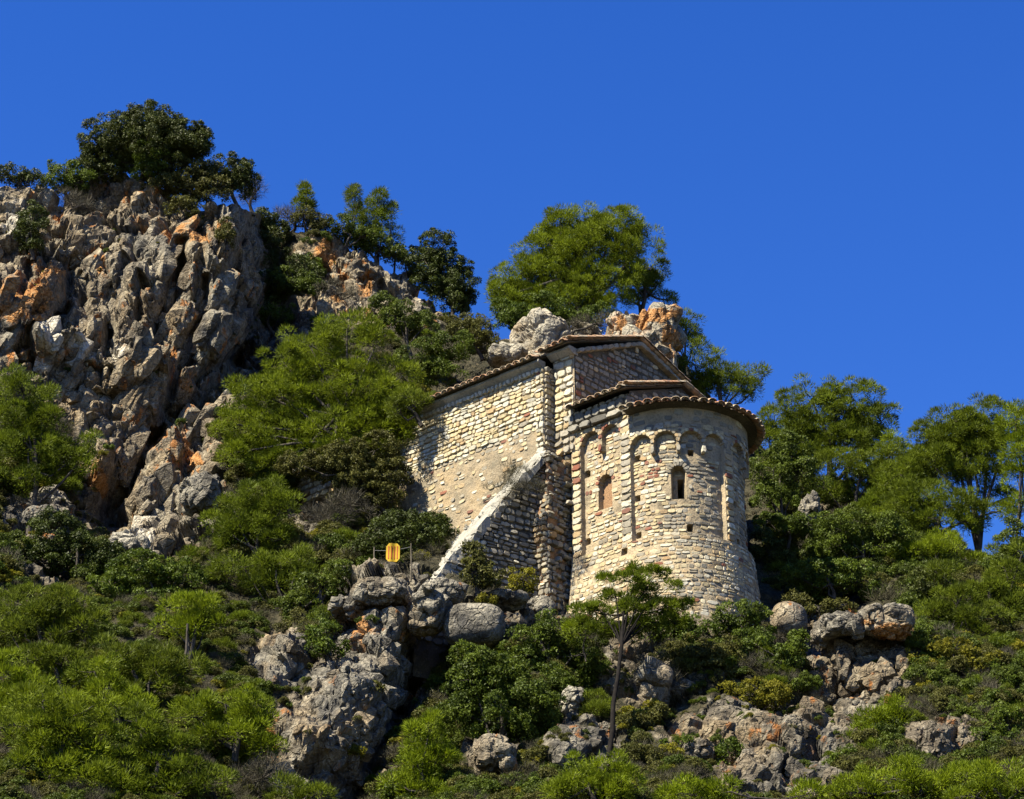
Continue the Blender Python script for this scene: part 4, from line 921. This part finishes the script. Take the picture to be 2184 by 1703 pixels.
PL('aleppo_pine','large bright pine filling the bottom left corner','pine','bright',(150,1760),[(90,1500,80,42),(180,1520,65,40),(60,1570,90,45),(170,1590,80,45),(80,1650,100,45),(200,1670,80,40)],bY=60.5,trunk=.14)
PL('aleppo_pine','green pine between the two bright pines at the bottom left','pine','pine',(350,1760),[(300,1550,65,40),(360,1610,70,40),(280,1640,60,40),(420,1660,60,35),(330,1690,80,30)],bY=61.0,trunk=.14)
PL('dry_shrub','grey brown dry bush at the bottom left of the bluff','shrub','dry',(560,1680),[(560,1660,60,35),(500,1680,50,25)],bY=62.8)
PL('aleppo_pine','small pine at the foot of the bluff by the bottom edge','pine','pine',(640,1740),[(620,1690,45,30),(670,1700,40,25)],bY=62.5,trunk=.06)
# --- hero pine behind the chapel
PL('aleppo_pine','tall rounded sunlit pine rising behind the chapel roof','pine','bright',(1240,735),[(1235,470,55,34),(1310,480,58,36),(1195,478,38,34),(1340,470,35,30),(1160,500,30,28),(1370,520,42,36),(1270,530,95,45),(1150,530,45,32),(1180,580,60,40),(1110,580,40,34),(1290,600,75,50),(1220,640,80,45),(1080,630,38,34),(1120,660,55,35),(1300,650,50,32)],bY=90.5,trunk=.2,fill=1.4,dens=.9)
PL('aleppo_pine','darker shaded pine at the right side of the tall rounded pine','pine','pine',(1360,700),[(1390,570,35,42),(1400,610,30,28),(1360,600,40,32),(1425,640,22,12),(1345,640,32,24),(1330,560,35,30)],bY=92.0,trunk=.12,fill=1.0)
PL('holm_oak','leafy oak bush at the lower left of the tall rounded pine','bush','green',(1110,730),[(1100,680,45,32),(1150,690,40,28),(1070,660,28,24)],bY=89)
PL('dry_shrub','grey dry scrub between the rocks behind the chapel','shrub','dry',(1230,720),[(1220,700,38,16),(1180,720,25,14),(1270,690,40,14)],bY=87.2)
PL('aleppo_pine','thin blue green pine to the right of the lichened crag','pine','pine',(1480,860),[(1440,690,38,32),(1475,700,25,25),(1480,735,35,22),(1430,670,30,20)],bY=91.5,trunk=.07,dens=.8,fill=.9)
PL('aleppo_pine','loose airy pine above the apse roof','pine','pine',(1540,930),[(1480,775,48,38),(1540,790,45,38),(1600,790,40,22),(1560,830,55,35),(1510,840,48,26),(1460,800,38,30),(1610,830,25,18)],bY=87.5,trunk=.1,dens=.75,fill=.95)
# --- right side trees
PL('aleppo_pine','broad domed pine right of the apse roof','pine','pine',(1760,1110),[(1730,850,65,36),(1820,850,62,38),(1880,900,40,34),(1780,900,95,42),(1680,910,48,42),(1800,950,90,38),(1690,970,45,30),(1860,940,38,28)],bY=86,trunk=.16)
PL('aleppo_pine','spreading umbrella pine at the right edge with sky showing through','pine','pine',(2105,1300),[(2110,890,70,34),(2030,900,60,32),(1980,930,45,32),(2060,950,95,40),(2150,930,50,40),(1990,990,75,36),(2080,1010,70,28),(1920,1010,50,30),(2150,1060,35,18)],bY=82,trunk=.17,fill=1.35)
PL('aleppo_pine','bright green pine mass below the umbrella pine','pine','pine',(1990,1230),[(1960,1060,70,38),(2040,1080,60,32),(1920,1090,50,38),(2000,1120,75,30),(2130,1090,50,14)],bY=81,trunk=.12)
PL('holm_oak','dark leafy oak close to the right wall of the apse','tree','green',(1660,1230),[(1650,1000,45,42),(1710,1010,50,38),(1640,1060,40,30),(1690,950,40,25)],bY=81,fill=1.3)
PL('holm_oak','sunlit oak crown in the shadow gap right of the apse','tree','green',(1680,1200),[(1670,1130,60,26),(1720,1120,40,24),(1640,1110,30,20)],bY=79.5,fill=1.2)
PL('holm_oak','rounded oak in the middle of the right slope','tree','green',(1830,1260),[(1800,1130,60,36),(1860,1160,60,38),(1900,1130,50,32),(1790,1165,45,25)],bY=78.6,fill=1.3)
PL('holm_oak','wide low oak above the lichened ledge','tree','green',(1780,1310),[(1770,1225,80,34),(1830,1240,55,30),(1710,1235,42,25)],bY=76.2,fill=1.35)
PL('holm_oak','dark oak between the ledge and the right edge','tree','oak',(1960,1350),[(1960,1260,75,42),(2020,1290,50,35),(1910,1290,45,32)],bY=76,fill=1.3)
PL('holm_oak','deep green oak below the ledge oak','bush','green',(1970,1390),[(1990,1330,45,28),(1930,1340,35,25)],bY=74.4)
PL('aleppo_pine','light green pine at the right edge of the photo','pine','pine',(2150,1400),[(2150,1230,55,35),(2110,1270,60,32),(2160,1300,45,35),(2180,1180,25,22),(2060,1290,50,30),(2010,1230,45,28)],bY=75.5,trunk=.12)
PL('dry_shrub','dull grey green shrub under the light green right pine','shrub','olive',(2110,1400),[(2100,1340,60,30),(2160,1360,50,32)],bY=74)
PL('yellowing_tree','yellow green tree with autumn tinted leaves at the right','tree','yellow',(2080,1600),[(2030,1385,48,28),(2090,1420,50,35),(2050,1450,45,35),(2120,1480,50,38),(2080,1520,50,35),(1960,1420,35,28)],bY=70.8,trunk=.09,fill=1.1)
PL('shrub','olive bush with yellow sprigs beside the squared block','shrub','yellow',(1950,1500),[(1950,1460,38,28),(1925,1490,28,22)],bY=71)
PL('shrub','dark brown green bush below the yellowing tree','shrub','olive',(2000,1540),[(2000,1500,50,25),(2050,1540,50,20)],bY=69.8)
PL('shrub','tall dark green bush at the right edge, low down','shrub','green',(2160,1650),[(2150,1550,45,40),(2160,1600,45,35),(2100,1590,35,25)],bY=67)
PL('aleppo_pine','bushy young pine below the lichened ledge','pine','bright',(1860,1660),[(1860,1560,55,35),(1900,1540,32,28),(1830,1600,50,30),(1890,1600,50,32),(1905,1515,14,18)],bY=68,trunk=.08)
PL('aleppo_pine','bright pine along the bottom edge, right of centre','pine','bright',(1900,1740),[(1900,1660,60,32),(1980,1680,60,32),(1830,1690,60,26),(2030,1660,45,25)],bY=63.6,trunk=.1)
PL('aleppo_pine','bright pine in the bottom right corner','pine','bright',(2140,1740),[(2130,1660,55,32),(2170,1690,50,32),(2080,1700,50,25)],bY=62,trunk=.1)
PL('aleppo_pine','small bright pine clump at the bottom, below the stacked rock','pine','bright',(1700,1740),[(1720,1695,40,22),(1480,1695,60,26),(1540,1690,40,20)],bY=63.5,trunk=.06)
# --- centre foreground
PL('holm_oak','big dark green oak below the smooth boulder','tree','green',(1080,1680),[(1060,1430,75,42),(1010,1460,60,40),(1120,1460,65,45),(1060,1510,95,45),(1150,1520,55,42),(980,1520,48,32),(1080,1560,75,25),(1000,1400,45,30)],bY=68,trunk=.12,fill=1.25)
PL('shrub','grey green airy tree in front of the ruined pier foot','tree','green',(1180,1480),[(1130,1370,60,38),(1190,1350,50,34),(1100,1400,45,30),(1220,1400,55,35),(1180,1320,40,20)],bY=70.5,dens=.75,fill=.95)
PL('aleppo_pine','lime green pine tuft left of the thin trunk','pine','bright',(1250,1400),[(1230,1345,36,14),(1260,1335,28,10)],bY=69.8,trunk=.03)
PL('aleppo_pine','bright upright pine in the lower centre','pine','bright',(900,1740),[(915,1560,42,40),(885,1580,35,32),(930,1620,45,32),(880,1640,45,28),(850,1670,35,22),(910,1690,45,22)],bY=65.8,trunk=.08)
PL('aleppo_pine','bright pine at the bottom centre','pine','bright',(1280,1760),[(1240,1650,45,35),(1300,1630,32,32),(1330,1660,32,38),(1260,1690,75,28),(1200,1690,40,20)],bY=63.6,trunk=.1)
PL('shrub','dark bush deep in the shade under the big green oak','shrub','oak',(1130,1680),[(1120,1640,70,35),(1180,1600,45,30),(1080,1670,60,30)],bY=67.6)
PL('shrub','sparse green bush at the base of the apse','shrub','green',(1470,1370),[(1430,1330,50,28),(1480,1350,45,25),(1390,1350,40,28)],bY=71.8,dens=.8)
PL('shrub','dark olive thicket on the slope below the apse','thicket','olive',(1480,1520),[(1460,1410,55,45),(1510,1440,50,45),(1430,1460,45,35),(1540,1400,45,40)],bY=70.6,dens=1.1)
PL('shrub','green bush at the right foot of the apse','shrub','green',(1590,1370),[(1580,1310,48,28),(1620,1330,38,30),(1550,1340,35,24)],bY=72)
PL('shrub','bushy green shrub below the round boulder','shrub','green',(1640,1480),[(1630,1400,58,38),(1680,1420,40,34),(1600,1370,38,28),(1700,1370,25,30)],bY=71.0)
PL('shrub','yellow green shrub in the middle of the slope below the boulder','shrub','yellow',(1610,1540),[(1600,1485,60,30),(1650,1490,45,28),(1560,1520,40,25)],bY=69.8)
PL('shrub','olive brown shrub behind the round boulder','shrub','olive',(1740,1320),[(1740,1300,35,22),(1705,1280,30,18),(1790,1295,35,16)],bY=74.6)
PL('shrub','dark conical bush growing on the buttress face','shrub','olive',(1020,1265),[(1015,1215,35,38),(1010,1180,22,25),(1045,1235,28,26)],bY=71.6,fill=1.4)
PL('shrub','small yellow green bush near the foot of the buttress','shrub','yellow',(1118,1268),[(1115,1235,28,26),(1105,1255,26,16)],bY=73.6)
PL('shrub','low olive tuft on the ledge above the smooth boulder','shrub','yellow',(1040,1292),[(1035,1278,28,12)],bY=71.2,limbs=False)
PL('dry_shrub','dry grey weeds on the coping of the buttress','weeds','dry',(1100,1030),[(1100,1015,45,16),(1060,1045,30,10),(1140,1045,25,14)],bY=74.2,limbs=False)
PL('dry_shrub','grey tangle of dry branches above the broken rock','shrub','dry',(1400,1480),[(1400,1440,45,35),(1370,1400,35,20)],bY=69.6)
PL('dry_shrub','brown dry grass patch left of the bright upright pine','grass patch','dry',(700,1600),[(690,1540,35,22),(720,1580,30,20)],bY=68.4,limbs=False)
PL('shrub','small olive shrub on the face of the jagged bluff','shrub','olive',(790,1490),[(780,1470,35,20),(740,1490,25,14)],bY=68.6,limbs=False)
PL('shrub','low shrub on the top of the jagged bluff','shrub','olive',(820,1255),[(815,1247,28,13)],bY=71.3,limbs=False)
PL('shrub','dark green shrub low on the slope right of the thin trunk','shrub','green',(1440,1640),[(1440,1600,35,28),(1560,1600,32,24),(1500,1650,50,22)],bY=67.5)
PL('shrub','dark leafy mass under the left half of the big dark cliff oak','shrub','oak',(215,400),[(195,365,45,25),(240,360,50,28)],fill=1.4)
PL('shrub','olive scrub filling below the right half of the big dark cliff oak','shrub','olive',(390,410),[(380,365,60,28),(430,375,50,30),(340,385,40,20)],fill=1.3)
PL('shrub','low green scrub under the young ridge pines','shrub','green',(800,545),[(760,515,40,22),(810,525,45,25),(845,545,30,22)])
PL('shrub','grey green scrub at the foot of the small thin pine','shrub','olive',(655,492),[(650,465,35,22),(690,480,35,18)])
PL('shrub','black green bush high in the shaded gully','shrub','oak',(560,500),[(560,475,40,28),(590,490,35,25)],fill=1.5)
PL('shrub','dark green bush midway down the shaded gully','shrub','green',(630,640),[(625,600,50,30),(660,620,35,28)])
PL('holm_oak','green oak filling the foot of the tall rounded pine','tree','green',(1200,730),[(1160,660,55,35),(1210,690,60,28),(1120,700,50,28),(1270,680,45,28)],bY=89.2,fill=1.2)
PL('aleppo_pine','lower left limb of the tall rounded pine group','pine','pine',(1090,730),[(1075,610,35,38),(1100,640,45,40),(1065,660,28,35),(1140,620,45,40)],bY=91,fill=1.1)
PL('aleppo_pine','pine filling between the domed pine and the apse eave','pine','pine',(1660,1130),[(1650,900,30,35),(1640,940,35,38),(1680,1000,50,30),(1720,970,45,30)],bY=86.5,trunk=.1)
PL('aleppo_pine','lower boughs of the domed pine over the grey rock','pine','pine',(1830,1140),[(1800,1000,80,32),(1860,1020,60,35),(1760,1040,50,28),(1900,970,35,28)],bY=84.5,trunk=.1)
PL('aleppo_pine','dark pine trunk group left of the umbrella pine','pine','pine',(1960,1230),[(1900,1040,50,32),(1950,1020,45,28),(1880,1090,50,35),(1940,1140,60,32)],bY=83.2,trunk=.12)
PL('aleppo_pine','low pine at the right edge under the umbrella pine','pine','pine',(2120,1300),[(2060,1200,45,22),(2120,1190,45,22),(2000,1180,50,25)],bY=80,trunk=.08)
PL('holm_oak','dark oak hard against the shadowed side of the apse','tree','oak',(1650,1280),[(1640,1180,35,45),(1650,1240,40,30),(1690,1200,35,30)],bY=79.2,fill=1.4)
PL('aleppo_pine','tall bright pine bough mass between the domed and the umbrella pine','pine','bright',(1930,1180),[(1900,960,45,32),(1940,990,55,38),(1890,1020,50,35),(1960,1050,60,38),(1840,1060,50,32)],bY=85,trunk=.1,fill=1.1)
PL('aleppo_pine','bright outer boughs at the far right edge in front of the umbrella pine','pine','bright',(2170,1300),[(2165,900,45,36),(2175,960,40,40),(2170,1020,40,32),(2175,1090,35,26)],bY=80.5,trunk=.07)
PL('aleppo_pine','sunlit pine bush low on the right slope above the dark oak','pine','bright',(1960,1250),[(1950,1180,60,28),(2010,1160,50,26),(1890,1190,40,24)],bY=78.8,trunk=.08)
PL('aleppo_pine','bright crown rising left of the bottom left corner pine','pine','bright',(30,1640),[(20,1440,60,40),(60,1480,60,40),(10,1520,60,45)],bY=62.5,trunk=.12)
PL('aleppo_pine','sunlit crown in the middle of the lower left pine mass','pine','bright',(260,1600),[(240,1470,50,35),(200,1430,45,30),(280,1510,60,35)],bY=63.5,trunk=.12)
PL('aleppo_pine','broad pine crown filling the right slope above the yellowing tree','pine','pine',(2050,1400),[(2040,1290,60,38),(2090,1320,55,35),(1990,1310,45,32),(2060,1350,60,28)],bY=73.6,trunk=.1,fill=1.2)
PL('holm_oak','round evergreen oak between the lichened ledge and the yellowing tree','tree','green',(1960,1440),[(1960,1370,45,35),(1990,1400,35,30)],bY=72.4,trunk=.08)
PL('holm_oak','dark oak low on the right slope under the yellowing tree','tree','green',(2090,1600),[(2080,1560,60,34),(2030,1590,45,28),(2120,1530,45,30)],bY=68.4,trunk=.09)
PL('aleppo_pine','green pine crown above the large corner pine at the left','pine','pine',(140,1600),[(130,1420,65,36),(70,1410,50,32),(180,1450,45,30)],bY=64.2,trunk=.12,fill=1.2)
PL('holm_oak','dark oak mass at the far right edge under the bright outer boughs','tree','green',(2165,1290),[(2165,1150,45,35),(2175,1190,40,32),(2130,1210,40,25)],bY=79.6,trunk=.08,fill=1.3)
PL('shrub','dark green bush at the right edge beneath the light right pine','shrub','green',(2120,1480),[(2140,1420,50,35),(2170,1450,40,35)],bY=72.5)
# thin pine in front of the apse, with its long bare trunk
tb=P(1298,1610,66.5); tp=P(1325,1375,68.2)
thin=thing('aleppo_pine',tuple(tb),'slim pine with a long bare dark trunk in front of the apse','pine')
pts=[P(x,y,Y) for x,y,Y in((1298,1615,66.5),(1306,1560,66.9),(1308,1500,67.3),(1318,1440,67.8),(1326,1375,68.2),(1330,1310,68.7),(1350,1255,69)) ]
tr=[tube(pts,[.075,.07,.065,.06,.055,.035,.015],8)]
rr=np.random.default_rng(5); s=mscale(69)
bl=[(P(x,y,69+d),(a*s,(a+b)/2*s*.8,b*s)) for x,y,a,b,d in((1360,1215,30,14,.2),(1440,1290,40,22,.4),(1250,1300,40,16,.3),(1300,1235,30,16,.3),(1250,1330,30,14,.2),(1330,1350,50,20,.3),(1440,1330,40,20,.3),(1400,1225,40,16,0),(1340,1240,40,18,-.3),(1310,1275,40,18,.2),(1380,1265,45,22,.2),(1340,1300,60,22,0),(1410,1300,50,20,.3),(1270,1300,32,14,0),(1370,1335,60,18,.2),(1290,1340,45,15,0),(1430,1250,22,12,0))]
C,D,R=crown_clumps(bl,.2,rr,1.05); V,F,ti=leaves(C,D,R,'pine',110,rr); child('crown',V,F,thin,[M_LEAF['pine']],tb,attr={'tint':ti}); NTRI+=len(F)
for c,_ in bl: tr.append(tube([pts[4+int(rr.integers(2))],(c+pts[5])/2-np.array([0,0,.1]),c],[.03,.02,.008],5))
for i in rr.choice(len(C),min(60,len(C)),replace=False):
    c=min(bl,key=lambda b:np.linalg.norm(b[0]-C[i]))[0]; tr.append(tube([c,(c+C[i])/2+rr.normal(0,.04,3),C[i]],[.012,.009,.004],4))
_t=NT('silhouette_bark',.95,.1); M_SILBARK=_t.color(_t.ramp(_t.noise(14,4,.7,stretch=(1,1,.3)),[(.3,(.006,.005,.005)),(.7,(.025,.021,.018))]))  # bark copy darkened to near black; the trunk's silhouette shade is in the colour
v,f=joinVF(tr); child('trunk',v,f,thin,[M_SILBARK],tb,smooth=True)
# forked bare trunk at lower left
fb=P(385,1480,68.2); dead=thing('bare_trunk',tuple(fb),'grey forked bare trunk rising from the lower left pines','trunk')
tr=[tube([P(x,y,68.2) for x,y in((360,1478),(375,1450),(392,1420),(398,1385),(400,1330))],[.09,.08,.06,.045,.03],8),tube([P(x,y,68.1) for x,y in((415,1480),(400,1450),(392,1420))],[.1,.085,.06],8)]
v,f=joinVF(tr); child('trunk',v,f,dead,[M_BARK],fb,smooth=True)
print('trees',round(time.time()-T0,1),NTRI)
# --- scrub over the earth between the named plants: uncountable cover, spread by geometry nodes
def scatter_tree(name,tmpl):
    g=bpy.data.node_groups.new(name,'GeometryNodeTree'); g.interface.new_socket('Geometry',in_out='INPUT',socket_type='NodeSocketGeometry'); g.interface.new_socket('Geometry',in_out='OUTPUT',socket_type='NodeSocketGeometry')
    n=g.nodes; i=n.new('NodeGroupInput'); o=n.new('NodeGroupOutput'); ip=n.new('GeometryNodeInstanceOnPoints'); oi=n.new('GeometryNodeObjectInfo'); oi.inputs['Object'].default_value=tmpl; oi.transform_space='ORIGINAL'
    at=n.new('GeometryNodeInputNamedAttribute'); at.data_type='FLOAT'; at.inputs['Name'].default_value='size'
    rv=n.new('FunctionNodeRandomValue'); rv.data_type='FLOAT_VECTOR'; rv.inputs['Min'].default_value=(-.25,-.25,0); rv.inputs['Max'].default_value=(.35,.25,6.28)
    L_=g.links.new; L_(i.outputs[0],ip.inputs['Points']); L_(oi.outputs['Geometry'],ip.inputs['Instance']); L_(rv.outputs[0],ip.inputs['Rotation']); L_(at.outputs['Attribute'],ip.inputs['Scale']); L_(ip.outputs[0],o.inputs[0]); return g
def scrub():
    r=np.random.default_rng(77)
    kinds=[('olive','heath_scrub','low olive heath scrub covering the earthy slope between the rocks',.26,2900,.42),('green','evergreen_scrub','low evergreen scrub covering the slope between trees and rocks',.27,2900,.42),
      ('dry','dry_grass','grey dry grass and twigs scattered over the rocky slope',.16,700,.40),('yellow','yellow_scrub','yellowish low scrub dotted over the slope',.06,2300,.34),('pine','pine_scrub','low bright pine seedlings among the scrub of the slope',.25,2600,.42)]
    pts={k[0]:[] for k in kinds}; n=0
    while n<6500:
        px=r.uniform(-120,2300); py=r.uniform(400,1790)
        if py<skyy(px)+5: continue
        rk=float(rockness(np.array(px),np.array(py)))
        if r.random()<rk*.965: continue
        if 930<px<1650 and 690<py<1325: continue
        if 560<py<700 and 600<px<640 and r.random()<.5: continue
        pr=np.array([k[3] for k in kinds]); patch=vnoise(np.array([[px/130,py/90,1.],[px/130,py/90,7.],[px/130,py/90,13.]]),4)
        pr=pr*np.array([1+patch[0],1+patch[1],1,1+patch[2],(1-patch[0])*((.3 if px<600 else .12) if py>1150 else .2)]); pr=np.clip(pr,.01,9); pr/=pr.sum()
        k=kinds[int(r.choice(5,p=pr))][0]; g=ground_at(px,py); n+=1
        hgt=(1. if rk<.3 else .4)*(.6 if px<600 and py>1230 else 1.)*(.8 if px>600 and py>1300 else 1.)*(.62 if py<900 else 1.)
        pts[k].append((*(g-np.array([0,0,.06])),r.uniform(.55,1.45)*hgt))
    for k,nm,lb,_,cnt,rad in kinds:
        m=26; d=unit(r.normal(0,1,(m,3))); d[:,2]=np.abs(d[:,2])*.9+.05; c=d*np.array([rad,rad,rad*.95])*r.uniform(.5,1,(m,1)); 
        V,F,ti=leaves(c,unit(d+np.array([0,0,.3])),np.full(m,rad*.42),k,cnt//m,r,.72)
        a=np.array(pts[k]); g0=a[0]
        t=link(nm,mesh_from(nm,V,F,False,[M_LEAF[k]],attr={'tint':ti}),kind='stuff',label=lb,category='scrub'); t.location=g0[:3]
        me=bpy.data.meshes.new(nm+'_cover'); me.vertices.add(len(a)-1); me.vertices.foreach_set('co',a[1:,:3].astype(np.float32).ravel()); at=me.attributes.new('size','FLOAT','POINT'); at.data.foreach_set('value',a[1:,3].astype(np.float32))
        o=link(nm+'_cover',me,kind='stuff',label=lb.replace('low ','spreading ').replace('grey dry','spreading dry'),category='scrub'); md=o.modifiers.new('scatter','NODES'); md.node_group=scatter_tree(nm,t)
scrub()

# ------------------------------------------------------------------ flag and posts beside the buttress
def post(name,label,px,py0,py1,Y,r=.028,group=None):
    a=P(px,py0,Y); b=a.copy(); b[2]=P(px,py1,Y)[2]; t=np.linspace(0,1,6)[:,None]; pts=a+(b-a)*t+np.stack([.012*np.sin(np.linspace(0,5,6)),np.zeros(6),np.zeros(6)],-1)
    v,f=tube(pts,np.linspace(r,r*.7,6),8); k=len(v); v=np.concatenate([v,[pts[-1]]]); f=f.tolist(); me=bpy.data.meshes.new(name)
    me.from_pydata((v-a).tolist(),[],f+[[k-8+i,k-8+(i+1)%8,k] for i in range(8)]); me.materials.append(M_WOOD); o=link(name,me,label=label,category='post'); o.location=a; return a,b
_t=NT('weathered_wood',.9,.1); M_WOOD=_t.color(_t.ramp(_t.noise(20,3,.6,stretch=(1,1,.2)),[(.3,(.10,.085,.06)),(.7,(.28,.24,.18))]))
a1,b1=post('wooden_post','thin wooden post left of the yellow and red flag',797,1240,1166,72.6)
a2,b2=post('wooden_post','thin wooden post right of the flag, by the buttress foot',876,1240,1158,71.9)
_t=NT('wire_steel',.6,.4); _t.b.inputs['Base Color'].default_value=(.12,.12,.12,1); M_WIRE=_t.m
wp=[b1-(0,0,.12)+(b2-b1)*t-np.array([0,0,.05*math.sin(math.pi*t)]) for t in np.linspace(0,1,12)]
v,f=tube(wp,[.006]*12,5); o=link('wire',mesh_from('wire',v-wp[0],f,True,[M_WIRE]),label='thin wire strung between the two wooden posts, carrying the flag',category='wire'); o.location=wp[0]
def cloth_mat(n,c):
    t=NT(n,.8,.1); return t.color(t.mix(t.math('MULTIPLY',t.noise(30,3),.3),c,(c[0]*.7,c[1]*.7,c[2]*.7)))
M_YEL=cloth_mat('yellow_cloth',(.70,.45,.04)); M_RED=cloth_mat('red_cloth',(.50,.13,.04))
fc=P(838,1178,72.1); flag=thing('flag',tuple(fc+np.array([0,0,.33])),'small yellow flag with four vertical red bars hanging between two posts','flag')
def cloth(name,x0,x1,z0,z1,off,mat,cut=.09):
    nu,nv_=14,20; X,Z=np.meshgrid(np.linspace(x0,x1,nu),np.linspace(z0,z1,nv_),indexing='ij')
    hw=.215-np.clip(np.abs(Z)-.21,0,1)*.9; X=np.where(np.abs(X)>hw,np.sign(X)*hw,X)
    yy=.018*np.sin(X*22)+.012*np.sin(Z*9+1); V=np.concatenate([np.stack([X,yy-off,Z],-1).reshape(-1,3),np.stack([X,yy-off+.006,Z],-1).reshape(-1,3)]); f=gridF(nu,nv_); k=nu*nv_
    edge=[i*nv_ for i in range(nu)]+[(nu-1)*nv_+j for j in range(1,nv_)]+[i*nv_+nv_-1 for i in range(nu-2,-1,-1)]+[j for j in range(nv_-2,0,-1)]
    e=[[edge[i],edge[(i+1)%len(edge)],edge[(i+1)%len(edge)]+k,edge[i]+k] for i in range(len(edge))]
    return child(name,V+fc,[np.concatenate([f,f[:,::-1]+k]),np.array(e)],flag,[mat],fc+np.array([0,0,.33]),smooth=False)
cloth('cloth',-.215,.215,-.31,.31,0,M_YEL)
for i in range(4): x=-.135+.09*i; cloth('red_bar',x-.018,x+.018,-.215,.215,.009,M_RED)
GR={'pine':'pines growing on the rocky slope','tree':'evergreen oaks and other trees on the slope','shrub':'shrubs on the rocky slope','bush':'leafy bushes on the slope','thicket':'thickets beside the chapel','rock':'rocks lying on the slope','crag':'crags around the chapel','boulder':'boulders below the chapel','rock outcrop':'outcrops of the hillside','post':'wooden posts carrying the flag'}
for o in list(bpy.data.objects):
    if o.parent is None and o.get('category') in GR and not o.get('kind'): o['group']=GR[o['category']]
print('TRIS',sum(len(o.data.loops)-2*len(o.data.polygons) for o in bpy.data.objects if o.type=='MESH' and o.data.users==1),'veg',NTRI)
print('done',round(time.time()-T0,1))
